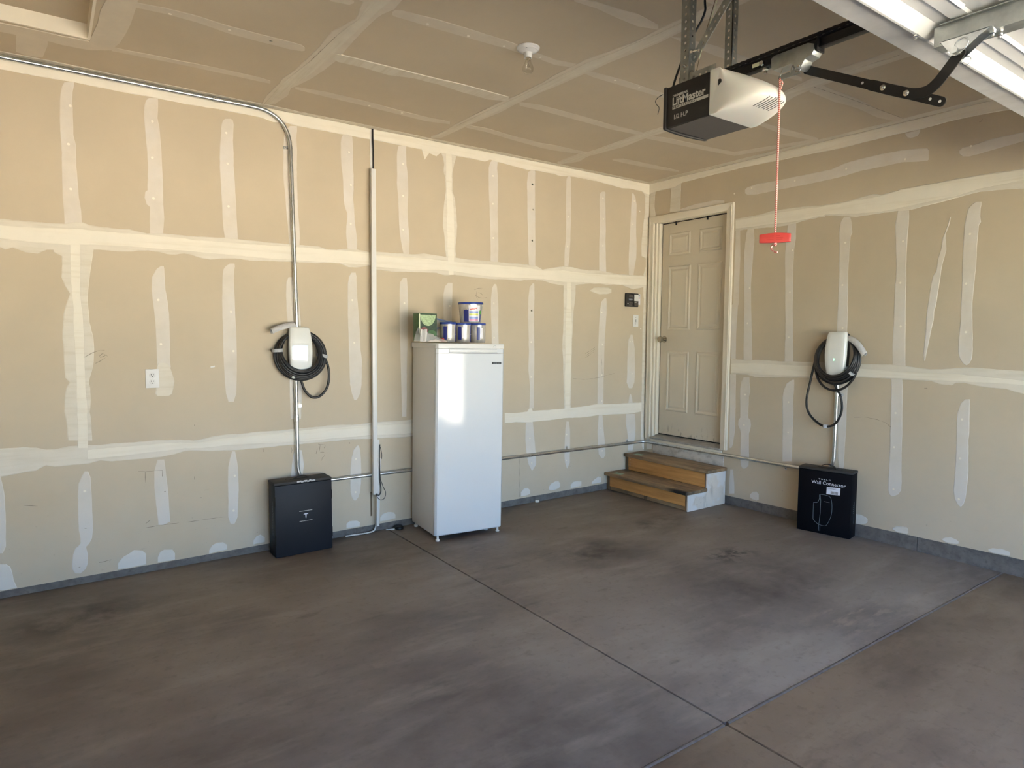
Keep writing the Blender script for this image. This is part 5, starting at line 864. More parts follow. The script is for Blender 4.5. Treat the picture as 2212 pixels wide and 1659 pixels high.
for k, (x, y) in enumerate(((-2.420, -.300), (-2.293, -.305), (-2.168, -.310))):
    z = ZT(x, y); lab = ('left silver wrapped tub with a blue lid in the bottom row on the freezer', 'middle silver wrapped tub in the bottom row on the freezer', 'right silver wrapped tub in the bottom row on the freezer')[k]
    t, b = tub('wipes_tub', lab, (x, y, z), .056, .058, HT); lows.append(z + HT)
    a = (-55, -62, -30)[k]
    wraplabel(t, (x, y, z), .056, .058, HT, R(a), R(a + 40), .008, HT - .02, M['tub_navy'])
    wraplabel(t, (x, y, z), .056, .058, HT, R(a + 10), R(a + 25), .055, .062, M['lab_white'], .0012, 4)
    wraplabel(t, (x, y, z), .056, .058, HT, R(a - 100), R(a - 72), .02, HT - .03, M['tub_navy'], .0006)
    wraplabel(t, (x, y, z), .056, .058, HT, R(a - 66), R(a - 50), .03, HT - .035, M['lab_white'], .0006, 5)
cx, cy, cz = -2.232, -.312, max(lows[1], lows[2]) + .0012
t, b = tub('wipes_tub', 'large tapered tub with a colourful label standing on top of the other tubs', (cx, cy, cz), .080, .090, .150)
P0 = (cx, cy, cz); lw = lambda a0, a1, z0, z1, m, off: wraplabel(t, P0, .080, .090, .150, R(a0), R(a1), z0, z1, M[m], off)
lw(-158, -62, .006, .128, 'tub_navy', .0004); lw(-132, -72, .008, .126, 'lab_white', .0010)
lw(-129, -82, .014, .024, 'lab_pink', .0016); lw(-129, -82, .027, .044, 'lab_blue', .0016); lw(-129, -82, .052, .066, 'lab_yellow', .0016); lw(-129, -82, .070, .084, 'lab_blue', .0016)
lw(-127, -100, .092, .100, 'lab_red', .0016); lw(-118, -90, .101, .108, 'lab_red', .0016); lw(-75, -62, .062, .088, 'lab_green', .0016)

gb = thing('tea_carton', 'green printed carton at the left end of the freezer top', 'box', (-2.60, -.25, ZT(-2.6, -.25)))
gb.name = 'printed_carton'
x0, x1, y0, y1 = -2.660, -2.512, -.300, -.215; zb0 = ZT(x1, 0) + .006; zt0 = zb0 + .200
obj('body', G().box(x0, x1, y0, y1, zb0, zt0), M['green_card'], gb, bevel=.002)
GF = lambda a, b, d: (x0 + a, y0 - d, zb0 + b)
g = G(); g.prism([(.003, .003), (.146, .003), (.146, .197), (.003, .197)], GF, .0002, .0008); obj('front_print', g, M['green_dark'], gb)
g = G(); g.prism([(.003, .05), (.011, .05), (.011, .196), (.003, .196)], GF, .0008, .0014); obj('cream_stripe', g, M['cream_print'], gb)
def ell(cx, cz, rx, rz, a0=0, a1=360, n=20): return [(cx + rx * math.cos(R(a0 + (a1 - a0) * k / n)), cz + rz * math.sin(R(a0 + (a1 - a0) * k / n))) for k in range(n + (a1 - a0 < 360))]
g = G(); g.prism(ell(.074, .190, .062, .080, 180, 360), GF, .0009, .0016); obj('pale_print', g, M['green_light'], gb)
g = G(); g.prism(ell(.042, .072, .032, .030), GF, .0017, .0022); obj('round_print', g, M['onion'], gb)
g = G(); g.prism(ell(.105, .050, .040, .030), GF, .0009, .0014); obj('leaf_print', g, M['green_card'], gb)
pb = thing('plastic_bag', 'clear crumpled plastic bag lying in front of the green carton', 'bag', (-2.60, -.36, ZT(-2.6, -.36)))
def crumple(name, nx, ny, fn, m, parent):
    g = G(); vs = [fn(i / nx, j / ny) for j in range(ny + 1) for i in range(nx + 1)]
    fs = [(j * (nx + 1) + i, j * (nx + 1) + i + 1, (j + 1) * (nx + 1) + i + 1, (j + 1) * (nx + 1) + i) for j in range(ny) for i in range(nx)]
    g.add(vs, fs); return obj(name, g, m, parent, smooth=True, angle=180)
def bagtop(a, b):
    x = -2.705 + .21 * a; y = -.425 + .11 * b; z = ZT(x, y) + .004
    hgt = .085 * (1 - a) ** .8 * math.sin(math.pi * min(1, max(0, b)) ) ** .6 + .010
    z += hgt * (.85 + .5 * noise.noise(Vector((a * 7, b * 6, 1)))) * (1 if 0 < b < 1 else 0)
    return (x + .008 * noise.noise(Vector((a * 9, b * 9, 5))), y + .01 * noise.noise(Vector((a * 8, b * 8, 9))), max(z, ZT(x, y) + .002))
crumple('film', 22, 14, bagtop, M['film'], pb)
crumple('folded_end', 8, 8, lambda a, b: (-2.716 + .045 * a + .004 * noise.noise(Vector((a * 8, b * 8, 2))), -.428 + .02 * math.sin(a * 6) - .012 * b, ZT(-2.7, -.4) + .003 + .085 * b + .006 * noise.noise(Vector((a * 9, b * 6, 7)))), M['film_edge'], pb)
crumple('folded_flap', 12, 5, lambda a, b: (-2.665 + .125 * a, -.440 + .03 * b, ZT(-2.6, -.43) + .004 + .024 * math.sin(math.pi * a) * (1 - abs(2 * b - 1)) * (.8 + .6 * noise.noise(Vector((a * 11, b * 5, 3))))), M['film_edge'], pb)
bl = tag(obj('red_ball', G().lathe([(.001, -.0155)] + [(.0155 * math.cos(R(q)), .0155 * math.sin(R(q))) for q in range(-80, 81, 16)] + [(.001, .0155)], (-2.515, -.385, ZT(-2.515, -.385) + .0157), 'z', 18), M['tomato'], smooth=True), 'small round red ball on the freezer beside the left tub', 'ball')
for k, (cx, cz, w, lab, y) in enumerate(((-2.392, .172, .15, 'clear zip bag with a blue closure, upper of two behind the tubs', -.215), (-2.492, .085, .12, 'clear zip bag with a blue closure, lower of two beside the left tub', -.225))):
    zb0 = ZT(cx, y) + .002
    zpb = thing('zip_bag', lab, 'bag', (cx, y, zb0), 'zip bags on the freezer')
    crumple('film', 10, 10, lambda a, b: (cx - w / 2 + w * a, y + .012 * math.sin(a * 5 + k) + .01 * b, zb0 + cz * b + .006 * noise.noise(Vector((a * 6, b * 6, k * 4 + 2))) * b - (.030 * a * b if k == 0 else -.02 * a * b)), M['film'], zpb)
    g = G(); z1 = zb0 + cz; g.tube([(cx - w / 2 + w * a, y + .012 * math.sin(a * 5 + k) + .008, z1 - (.030 * a if k == 0 else -.02 * a)) for a in (0, .2, .4, .6, .8, 1)], .0055, 6); obj('zip_closure', g, M['zip_blue'], zpb, smooth=True)

# ------------------------------------------------------------------ cable covers, cords and plates on the back wall
rw = thing('cable_cover', 'tall white cable cover hanging loose on the wall left of the freezer', 'cable cover', (-2.875, -.02, 1.4))
def channel(x0, x1, z0, z1, y0, y1, wall=.0018, lean=0.0):
    g = G(); prof = [(x0, y1), (x0, y0), (x1, y0), (x1, y1), (x1 - wall, y1), (x1 - wall, y0 + wall), (x0 + wall, y0 + wall), (x0 + wall, y1)]
    return g.rings([[(a + dx, b, z) for a, b in prof] for z, dx in ((z0, -lean), (z1, 0))])
obj('cover_strip', channel(-2.904, -2.871, .292, 2.640, -.062, -.0375, lean=.008), M['white_plastic'], rw, bevel=.0008)
obj('base_strip', channel(-2.888, -2.862, 2.60, 2.925, -.006, -.001), M['white_plastic'], rw)
for k, dx in enumerate((0, .006, .011)):
    g = G(); g.tube(smooth_path([(-2.876 + dx, -.008, 2.934), (-2.877 + dx, -.010, 2.86), (-2.8745 + dx, -.010, 2.76), (-2.876 + dx, -.010, 2.60)], 5), .0026, 6); obj('wire', g, M['rubber' if k else 'wire_grey'], rw, smooth=True)
rw2 = thing('cable_cover', 'short white cable cover running down to the floor beside the freezer', 'cable cover', (-2.85, -.02, .35))
obj('cover_strip', channel(-2.873, -2.851, .050, .560, -.056, -.0385, lean=.016), M['white_plastic'], rw2, bevel=.0008)
obj('base_strip', channel(-2.858, -2.838, .55, .690, -.005, -.001), M['white_plastic'], rw2)
obj('wall_stain', G().box(-2.912, -2.900, -.0014, -.0002, .12, .30), M['knot'], rw2)
cb = thing('loose_cables', 'black cables looping out between the two white cable covers', 'cable', (-2.870, -0.070, .45))
for pts, r in (([(-2.856, -0.052, .660), (-2.862, -0.058, .60), (-2.865, -0.064, .50), (-2.864, -0.066, .40), (-2.858, -0.068, .34), (-2.862, -0.070, .30), (-2.880, -0.070, .285), (-2.890, -0.066, .30)], .0045), ([(-2.852, -0.054, .640), (-2.842, -0.054, .585), (-2.844, -0.052, .55)], .0022), ([(-2.862, -0.062, .56), (-2.860, -0.066, .42), (-2.842, -0.070, .35), (-2.822, -0.070, .30), (-2.832, -0.070, .258), (-2.862, -0.070, .25), (-2.884, -0.068, .27), (-2.894, -0.062, .295)], .0024)):
    g = G(); g.tube(smooth_path(pts, 7), r, 7); obj('cable', g, M['rubber'], cb, smooth=True)
g = G(); g.tube(smooth_path([(-2.875, -.012, .055), (-2.885, -.020, .03), (-2.905, -.030, .012), (-2.95, -.035, .008), (-3.01, -.030, .007), (-3.06, -.022, .007), (-3.115, -.018, .007)], 7), .0055, 7)
tag(obj('white_cable', g, M['white_plastic'], smooth=True), 'white cord lying along the foot of the wall beside the left carton', 'cord')
g = G(); g.tube(smooth_path([(-2.885, -.010, .040), (-2.90, -.018, .016), (-2.95, -.020, .0045), (-3.02, -.014, .0045), (-3.06, -.012, .0045)], 6), .004, 6)
tag(obj('black_cable', g, M['rubber'], smooth=True), 'short black cord on the floor behind the white cord', 'cord')
g = G(); g.lathe([(.030, .0005), (.034, .004), (.034, .018), (.028, .024), (.002, .025)], (-2.705, -.048, 0), 'z', 22); pk = obj('floor_puck', g, M['rubber'], smooth=True); tag(pk, 'round black rubber puck on the floor by the freezer foot', 'puck')
g = G(); g.prism([(-2.80, -.022), (-2.775, -.038), (-2.742, -.046), (-2.720, -.040), (-2.75, -.030)], (lambda a, b, d: (a, b, d)), .0005, .006); tag(obj('plastic_scrap', g, M['white_plastic']), 'thin white plastic scrap on the floor by the wall', 'scrap')
g = G(); g.prism([(-1.375, -.012), (-1.355, -.028), (-1.338, -.022), (-1.350, -.008)], (lambda a, b, d: (a, b, d)), .0005, .020); tag(obj('plaster_crumb', g, M['dot']), 'white plaster crumb at the foot of the wall right of the freezer', 'crumb')
g = G(); g.prism([(-3.982, 1.250), (-3.957, 1.254), (-3.957, 1.264), (-3.982, 1.260)], XZ, -.0002, -.0028); tag(obj('tape_scrap', g, M['white_plastic']), 'small white scrap of tape stuck on the wall beside the outlet', 'tape')

ot = thing('wall_outlet', 'white duplex outlet on the wall left of the charger', 'outlet', (-4.311, 0, 1.193))
g = G(); g.prism([(-4.348, 1.136), (-4.274, 1.136), (-4.274, 1.251), (-4.348, 1.251)], XZ, -.0002, -.0065); obj('cover_plate', g, M['white_plastic'], ot, bevel=.003)
for cz in (1.2135, 1.1735):
    q = [(a, max(cz - .0145, min(cz + .0145, b))) for a, b in [(-4.311 + .0170 * math.cos(R(k * 15)), cz + .0170 * math.sin(R(k * 15))) for k in range(24)]]
    g = G(); g.prism(q, XZ, -.0060, -.0085); rc = obj('receptacle', g, M['outlet_in'], ot, bevel=.0008)
    g = G()
    for dx, hh in ((-.0066, .0042), (.0060, .0034)): g.box(-4.311 + dx - .0012, -4.311 + dx + .0012, -.0090, -.0080, cz + .004 - hh, cz + .004 + hh)
    g.prism([(-4.311 + .0026 * math.cos(R(k * 45)), cz - .0085 + .0026 * math.sin(R(k * 45))) for k in range(8)], XZ, -.0090, -.0080); obj('slot', g, M['gap'], rc)
g = G(); g.lathe([(.0025, 0), (.002, .0012)], (-4.311, -.0064, 1.1935), '-y', 8); obj('screw', g, M['outlet_in'], ot)

kp = thing('wall_control', 'black opener control panel on the wall beside the door', 'control panel', (-.226, 0, 1.81))
g = G(); g.box(-.310, -.142, -.024, -.0005, 1.746, 1.876); obj('housing', g, M['black_plastic'], kp, bevel=.006)
for nm, m, b in (('display', 'screen', (-.278, -.230, 1.805, 1.823)), ('button', 'dark_plate', (-.278, -.222, 1.836, 1.858)), ('button', 'dark_plate', (-.278, -.228, 1.777, 1.794)), ('button', 'dark_plate', (-.278, -.232, 1.754, 1.769)), ('large_button', 'white_plastic', (-.204, -.149, 1.802, 1.864)), ('button', 'dark_plate', (-.204, -.150, 1.756, 1.796))):
    obj(nm, G().box(b[0], b[1], -.0285, -.023, b[2], b[3]), M[m], kp, bevel=.0012)
g = G(); g.lathe([(.006, 0), (.005, .003)], (-.288, -.0235, 1.775), '-y', 12); obj('round_button', g, M['light_print'], kp)
g = G(); g.box(-.202, -.176, -.0292, -.0284, 1.786, 1.791); obj('print', g, M['opener_print'], kp)
wl = thing('warning_label', 'white warning label peeping out right of the black control panel', 'label', (-.12, 0, 1.81))
g = G(); g.box(-.140, -.098, -.0016, -.0002, 1.770, 1.872); obj('paper', g, M['lab_white'], wl)
g = G(); g.box(-.139, -.103, -.0021, -.0016, 1.856, 1.864); g.box(-.139, -.100, -.0021, -.0016, 1.842, 1.846); obj('print', g, M['line_print'], wl)
g = G(); g.box(-.139, -.103, -.0021, -.0016, 1.830, 1.837); obj('print', g, M['lab_red'], wl)
sw = thing('light_switch', 'white light switch below the black control panel', 'switch', (-.158, 0, 1.613))
obj('cover_plate', G().box(-.194, -.121, -.0065, -.0002, 1.556, 1.672), M['white_plastic'], sw, bevel=.003)
g = G(); g.prism([(-.0065, 1.604), (-.0165, 1.612), (-.0150, 1.620), (-.0065, 1.626)], (lambda a, b, d: (d, a, b)), -.1615, -.1535); obj('toggle', g, M['white_plastic'], sw)
g = G(); g.box(-.1645, -.1505, -.0072, -.0064, 1.600, 1.629); obj('toggle_slot', g, M['gasket'], sw)
for z in (1.584, 1.644):
    g = G(); g.lathe([(.0035, 0), (.003, .0015)], (-.1575, -.0064, z), '-y', 8); obj('screw', g, M['gasket'], sw)

# ------------------------------------------------------------------ ceiling bulb
lb = thing('ceiling_lampholder', 'bare clear bulb in a white porcelain holder on the ceiling', 'lamp', (-2.760, -1.714, H))
g = G(); g.lathe([(.060, H - .0012), (.0585, H - .008), (.052, H - .012), (.050, H - .016), (.043, H - .018), (.040, H - .022), (.0235, H - .026), (.0205, H - .035), (.0195, H - .052), (.0155, H - .052), (.0150, H - .03)], (-2.760, -1.714, 0), 'z', 32); obj('holder', g, M['porcelain'], lb, smooth=True)
for a in (.7, 3.9):
    g = G(); g.cyl((-2.760 + .043 * math.cos(a), -1.714 + .043 * math.sin(a), H - .012), (-2.760 + .043 * math.cos(a), -1.714 + .043 * math.sin(a), H - .0195), .0045, 8); obj('mounting_screw', g, M['gasket'], lb)
prof = [(.0125, H - .050), (.0135, H - .062), (.0175, H - .075), (.0245, H - .088), (.0285, H - .100), (.0290, H - .106), (.0265, H - .117), (.020, H - .125), (.010, H - .1295), (.001, H - .1305)]
g = G(); g.lathe(prof, (-2.760, -1.714, 0), 'z', 28, cap=False); bb = obj('bulb', g, M['bulb_glass'], lb, smooth=True, angle=180)
g = G(); g.cyl((-2.760, -1.714, H - .050), (-2.760, -1.714, H - .082), .0022, 8)
for s in (-1, 1): g.tube([(-2.760, -1.714, H - .078), (-2.760 + s * .008, -1.714 - s * .004, H - .094)], .0005, 5)
g.tube([(-2.760 - .008 + .0016 * k, -1.714 + .004 - .0008 * k, H - .094 - .0015 * (k % 2)) for k in range(11)], .0006, 5); obj('filament', g, M['filament'], bb)
g = G(); g.cyl((-2.760, -1.714, H - .045), (-2.760, -1.714, H - .056), .0135, 16); obj('bulb_cap', g, M['brass'], bb)

# ------------------------------------------------------------------ garage door opener
op = thing('garage_door_opener', 'black and white chain drive garage door opener hanging from the ceiling', 'opener', (-2.78, -2.87, 2.32))
OXa, OXb, OYb, OYf, OZ0, OZ1 = -2.900, -2.662, -2.765, -3.000, 2.2475, 2.3935
g = G(); rr = []
for y, i in ((OYb - .004, .004), (OYb - .012, 0), (OYf, 0)):
    rr.append([(OXa + i, y, OZ0 + i), (OXb - i, y, OZ0 + i), (OXb - i, y, OZ1 - i), (OXa + i, y, OZ1 - i)])
g.rings(rr); obj('housing', g, M['black_plastic'], op, bevel=.002)
g = G(); rr = []
for y, i in ((OYb - .006, -.004), (OYb + .006, -.004), (OYb + .013, .008)):
    n = 14; ring = []
    for x, z in [(OXa + i, OZ0 + i), (OXb - i, OZ0 + i), (OXb - i, OZ1 - i), (OXa + i, OZ1 - i)]: ring.append((x, z))
    poly = []
    for k in range(4):
        a, b = ring[k], ring[(k + 1) % 4]
        for q in range(8): t = q / 8; poly.append((a[0] + (b[0] - a[0]) * t, a[1] + (b[1] - a[1]) * t))
    rr.append([(x, y + .012 * (1 - ((x - (OXa + OXb) / 2) / ((OXb - OXa) / 2)) ** 2), z) for x, z in poly])
g.rings(rr); obj('end_cap', g, M['black_plastic'], op, bevel=.0025)
obj('bottom_plate', G().box(OXa + .006, OXb - .006, OYb - .012, OYf + .012, OZ0 - .003, OZ0 - .0002), M['dark_plate'], op)
TAB = [(0, 0), (.04, .10), (.10, .22), (.20, .40), (.32, .60), (.45, .79), (.58, .93), (.68, .99), (.76, 1.0), (.83, .95), (.89, .84), (.94, .66), (.97, .46), (.99, .25), (1, .06)]
def lens_pt(u, q, lift=0.0):
    """bulging light lens: u across (-1..1), q down its section (0..1)"""
    for (q0, s0), (q1, s1) in zip(TAB, TAB[1:]):
        if q0 <= q <= q1: sec = s0 + (s1 - s0) * (q - q0) / (q1 - q0); break
    P = .150 * (1 - abs(u) ** 2.7) ** .52
    top = OZ1 + .0015; bot = OZ0 - .0035
    edge = -.016 * math.sin(math.pi * min(1, max(0, (top - OZ0 - q * (top - bot)) / (top - bot)))) ** .8 * abs(u) ** 6
    back = .020 * (1 - u * u) * max(0, (q - .8) / .2)
    y = OYf + .004 - P * sec - .012 * sec ** .5 + edge * 0 + back - (.012 * (1 - q) if abs(u) > .97 else .008 * (1 - q))
    return Vector(((OXa + OXb) / 2 + u * ((OXb - OXa) / 2 + .003), y - lift, top + (bot - top) * q - lift * .6))
g = G(); rr = []
for k in range(33):
    u = math.sin(math.pi * (k / 32 - .5)) if 0 < k < 32 else (-1 if k == 0 else 1)
    ring = [lens_pt(u, q / 30) for q in range(31)]
    ring += [Vector((ring[0].x, OYf + .03, OZ0 - .0035)), Vector((ring[0].x, OYf + .03, OZ1 + .0015))]
    rr.append(ring)
g.rings(rr); ln = obj('light_lens', g, M['lens'], op, smooth=True, angle=60)
g = G(); g.prism([(OYf - .005, 2.354), (OYf - .0125, 2.355), (OYf - .0185, 2.3495), (OYf - .0170, 2.341), (OYf - .005, 2.3325)], YZ, OXa - .0036, OXa + .02); obj('lens_release_slot', g, M['lens_dark'], ln)
for k in range(7):
    u0 = -.42 + k * .115
    g = G(); g.tube([lens_pt(u0 + .10 * t, .93 - .13 * t, .0002) for t in (0, .25, .5, .75, 1)], .0012, 5); obj('vent_slot', g, M['lens_dark'], ln)
OF = lambda a, b, d: (OXa - d, OYb - a, OZ0 + b)      # the lettered face
g = G()
g.text('CHAMBERLAIN', .0105, (lambda a, b, d: OF(.036 + a, .104 + b, d)), bold=.0006, depth=.0006)
g.text('LiftMaster', .0385, (lambda a, b, d: OF(.034 + a * .985, .0745 + b, d)), bold=.0011, depth=.0006, space=.97)
g.text('1/2 H.P', .0225, (lambda a, b, d: OF(.0405 + a, .0235 + b, d)), bold=.0005, depth=.0006)
obj('lettering', g, M['opener_print'], op)
g = G(); g.prism([(.036, .0600), (.197, .0600), (.197, .0705), (.036, .0705)], OF, .0002, .0007); pbar = obj('name_bar', g, M['opener_print'], op)
g = G(); g.text('PROFESSIONAL', .0105, (lambda a, b, d: OF(.040 + a, .0618 + b, d)), bold=.0004, depth=.0010, space=1.62); obj('lettering', g, M['black_plastic'], pbar)
g = G(); g.prism([(.213 + .0075 * math.cos(R(90 + k * 15)), .036 + .0075 * math.sin(R(90 + k * 15))) for k in range(13)], OF, .0002, .0007); g.prism([(.2155 + .0075 * math.cos(R(-90 + k * 15)), .036 + .0075 * math.sin(R(-90 + k * 15))) for k in range(13)], OF, .0002, .0007)
obj('round_mark', g, M['opener_print'], op)
g = G(); g.tube(smooth_path([(-2.895, -2.748, 2.378), (-2.90, -2.728, 2.372), (-2.90, -2.716, 2.362), (-2.90, -2.722, 2.348), (-2.90, -2.735, 2.332), (-2.90, -2.729, 2.309)], 4), .0013, 6); obj('antenna_wire', g, M['rubber'], op, smooth=True)
# perforated angle hangers
def perforated(p0, along, across, nrm, length, width, pitch=.0254, r=.0052, th=.0022, off=0.5):
    p0, along, across, nrm = (Vector(q) for q in (p0, along, across, nrm)); along.normalize(); across.normalize(); nrm.normalize(); g = G(); n = max(1, int(length / pitch)); pt = length / n
    for k in range(n):
        c = p0 + along * (pt * (k + .5)) + across * (width * off); vs = []
        sq = [(-pt / 2, -width * off), (0, -width * off), (pt / 2, -width * off), (pt / 2, 0), (pt / 2, width * (1 - off)), (0, width * (1 - off)), (-pt / 2, width * (1 - off)), (-pt / 2, 0)]
        an = [-135, -90, -45, 0, 45, 90, 135, 180]
        for d in (0, th):
            vs += [c + along * a + across * b + nrm * d for a, b in sq]; vs += [c + along * (r * math.cos(R(q)) * 1.0) + across * (r * math.sin(R(q))) + nrm * d for q in an]
        fs = []
        for i in range(8):
            j = (i + 1) % 8; fs += [(i, j, 8 + j, 8 + i), (16 + i, 24 + i, 24 + j, 16 + j), (8 + i, 8 + j, 24 + j, 24 + i)]
        for i in (0, 1, 4, 5): fs.append((i, 16 + i, 17 + i, i + 1))
        if k == 0: fs += [(6, 7, 23, 22), (7, 0, 16, 23)]
        if k == n - 1: fs += [(2, 3, 19, 18), (3, 4, 20, 19)]
        g.add(vs, fs)
    return g
def join(*gs):
    o = G()
    for q in gs:
        k = len(o.v); o.v += q.v; o.f += [tuple(i + k for i in f) for f in q.f]; o.mi += q.mi
    return o
CX, CY = -2.872, -2.848
h1 = join(perforated((CX, CY, 2.402), (0, 0, 1), (-.10, 1, 0), (1, 0, 0), H - 2.402, .036), perforated((CX, CY, 2.402), (0, 0, 1), (1, .05, 0), (0, 1, 0), H - 2.402, .036))
h1.v = [(x - .004 * (z - 2.4), y - .006 * (z - 2.4), z) for x, y, z in h1.v]
obj('hanger_angle', h1, M['galv_dull'], op)
h2 = join(perforated((-2.690, -2.898, 2.400), (0, 0, 1), (1, .0, 0), (0, 1, 0), H - 2.400, .032), perforated((-2.690, -2.898, 2.400), (0, 0, 1), (0, 1, 0), (1, 0, 0), H - 2.400, .032))
obj('hanger_angle', h2, M['galv_dull'], op)
d0, d1 = Vector((-2.856, -2.852, 2.478)), Vector((-2.856, -3.150, 2.800)); dd = (d1 - d0).normalized()
sc_ = (H - d0.z) / dd.z; ac = Vector((1, 0, 0)).cross(dd).normalized()
obj('brace_strap', perforated(d0 - ac * .016, dd, ac, (1, 0, 0), sc_ - .012, .032), M['galv_dull'], op)
obj('mounting_bracket', join(perforated((-2.868, -2.80, 2.3935), (0, -1, 0), (0, 0, 1), (1, 0, 0), .165, .036), perforated((-2.868, -2.80, 2.3935), (0, -1, 0), (1, 0, 0), (0, 0, 1), .165, .032)), M['galv_dull'], op)
obj('mounting_bracket', join(perforated((-2.700, -2.80, 2.3935), (0, -1, 0), (0, 0, 1), (1, 0, 0), .165, .036), perforated((-2.700, -2.80, 2.3935), (0, -1, 0), (1, 0, 0), (0, 0, 1), .165, .032)), M['galv_dull'], op)
for p, d in (((-2.874, -2.838, 2.455), (-1, -.2, 0)), ((-2.860, -2.850, 2.432), (0, -1, 0)), ((-2.866, -2.851, 2.505), (.2, -1, 0))):
    p, d = Vector(p), Vector(d).normalized(); g = G(); g.cyl(p, p + d * .010, .0085, 6); g.cyl(p + d * .010, p + d * .026, .004, 8); obj('bolt', g, M['chrome'], op)
g = G(); g.tube(smooth_path([(-2.80, -2.850, 2.937), (-2.80, -2.850, 2.80), (-2.80, -2.856, 2.70), (-2.80, -2.858, 2.668), (-2.80, -2.842, 2.637), (-2.805, -2.815, 2.60), (-2.835, -2.80, 2.53), (-2.87, -2.79, 2.44), (-2.875, -2.775, 2.39)], 6), .0042, 8); obj('power_cord', g, M['rubber'], op, smooth=True)
for q, k in ((.0, 0), (.012, 1)):
    g = G(); g.tube(smooth_path([(-2.83, -2.98 - q, 2.937), (-2.84, -2.95 - q, 2.72), (-2.85, -2.90 - q * .5, 2.55), (-2.86, -2.885, 2.47), (-2.862, -2.868, 2.40)], 6), .0014, 5); obj('control_wire', g, M['cream_print' if k else 'brass'], op, smooth=True)
# rail with its chain
RX = -2.780
g = G(); g.prism([(RX - .014, 2.388), (RX + .014, 2.388), (RX + .014, 2.392), (RX + .006, 2.394), (RX + .006, 2.418), (RX + .013, 2.419), (RX + .013, 2.423), (RX - .013, 2.423), (RX - .013, 2.419), (RX - .006, 2.418), (RX - .006, 2.394), (RX - .014, 2.392)], (lambda a, b, d: (a, d, b)), -2.90, -6.06); obj('rail', g, M['black_steel'], op, bevel=.0006)
g = G()
for s in (-1, 1):
    x = RX + s * .0165
    for k in range(150):
        y = -2.96 - k * .0127; zc = 2.4275; w = .0052 if k % 2 else .0042
        g.box(x - .003, x + .003, y - .0078, y + .0078, zc - w, zc + w)
o = obj('chain', g, M['black_steel'], op); o['kind'] = 'stuff'
g = G(); g.box(RX - .0148, RX - .0142, -3.062, -3.089, 2.398, 2.411); obj('rail_label', g, M['cream_print'], op)
g = G(); g.lathe([(.012, 0), (.012, .006), (.006, .009), (.006, .018)], (RX, -3.105, 2.3875), 'z', 12, M3=Matrix.Rotation(math.pi, 3, 'X')); g.lathe([(.009, 0), (.008, .012)], (RX - .014, -3.104, 2.40), 'x', 10); obj('bolt', g, M['chrome'], op)
g = G(); g.box(RX - .022, RX + .022, -3.296, -3.302, 2.376, 2.418); obj('trolley_stop', g, M['black_steel'], op, bevel=.002)
# trolley
TP = [(-3.140, 2.402), (-3.152, 2.409), (-3.270, 2.409), (-3.290, 2.400), (-3.294, 2.382), (-3.285, 2.368), (-3.262, 2.362), (-3.252, 2.345), (-3.243, 2.336), (-3.232, 2.340), (-3.222, 2.356), (-3.212, 2.362), (-3.198, 2.361), (-3.150, 2.361), (-3.142, 2.372)]
g = G(); g.prism(TP, YZ, RX - .024, RX + .024); obj('trolley', g, M['galv_dull'], op, bevel=.0015)
g = G(); g.prism([(-3.205, 2.362), (-3.222, 2.360), (-3.232, 2.338), (-3.236, 2.330), (-3.165, 2.330), (-3.156, 2.336), (-3.158, 2.345), (-3.205, 2.347), (-3.212, 2.352)], YZ, RX - .0035, RX - .0005); obj('release_lever', g, M['galv_dull'], op)
for y in (-3.176, -3.212):
    g = G(); g.cyl((RX - .012, y, 2.362), (RX - .012, y + .007, 2.338), .0016, 6); obj('lever_spring', g, M['chrome'], op)
# door arm: a straight bar bolted to a curved bar
AX = RX + .022
def bar(pts, w, x0, x1, ends=True):
    P = [Vector((0, *p)) for p in pts]; L, Rr = [], []
    for i, p in enumerate(P):
        t = (P[min(i + 1, len(P) - 1)] - P[max(i - 1, 0)]).normalized(); nn = Vector((0, -t.z, t.y)); L.append(p + nn * w); Rr.append(p - nn * w)
    def cap(p, t): return [p + (Vector((0, -t.z, t.y)) * math.cos(a) + t * math.sin(a)) * w for a in [math.pi * k / 8 for k in range(1, 8)]]
    t1 = (P[-1] - P[-2]).normalized(); t0 = (P[0] - P[1]).normalized(); poly = L + cap(P[-1], t1) + Rr[::-1] + cap(P[0], t0)
    g = G(); return g.prism([(q.y, q.z) for q in poly], YZ, x0, x1)
arm = obj('door_arm', bar([(-3.244, 2.344), (-3.648, 2.130)], .0135, AX, AX + .004), M['black_steel'], op)
cv = smooth_path([(0, -3.455, 2.232), (0, -3.53, 2.1925), (0, -3.575, 2.172), (0, -3.612, 2.169), (0, -3.640, 2.186), (0, -3.666, 2.216), (0, -3.690, 2.2455)], 6)
arm2 = obj('curved_arm', bar([(p.y, p.z) for p in cv], .0150, AX - .0045, AX - .0003), M['black_steel'], op)
for y, z in ((-3.4912, 2.2135), (-3.5576, 2.1780)):
    g = G(); g.lathe([(.0085, 0), (.0085, .0018), (.0062, .0022), (.0062, .007), (.0035, .0072), (.0035, .012)], (AX - .0046, y, z), 'x', 12); obj('arm_bolt', g, M['chrome'], op)
for y, z in ((-3.427, 2.247), (-3.4497, 2.235), (-3.4707, 2.2242), (-3.6206, 2.1446), (-3.646, 2.1312)):
    g = G(); g.lathe([(.0042, 0), (.0038, .0006)], (AX - .0003, y, z), 'x', 10); obj('arm_hole', g, M['rail_steel'], arm)
g = G(); g.cyl((RX - .03, -3.243, 2.345), (RX + .034, -3.243, 2.345), .004, 8); g.tube([(RX - .029, -3.243 + .010 * math.cos(a), 2.336 + .010 * math.sin(a)) for a in [k * .5 for k in range(13)]], .0012, 5); obj('pivot_pin', g, M['chrome'], op)

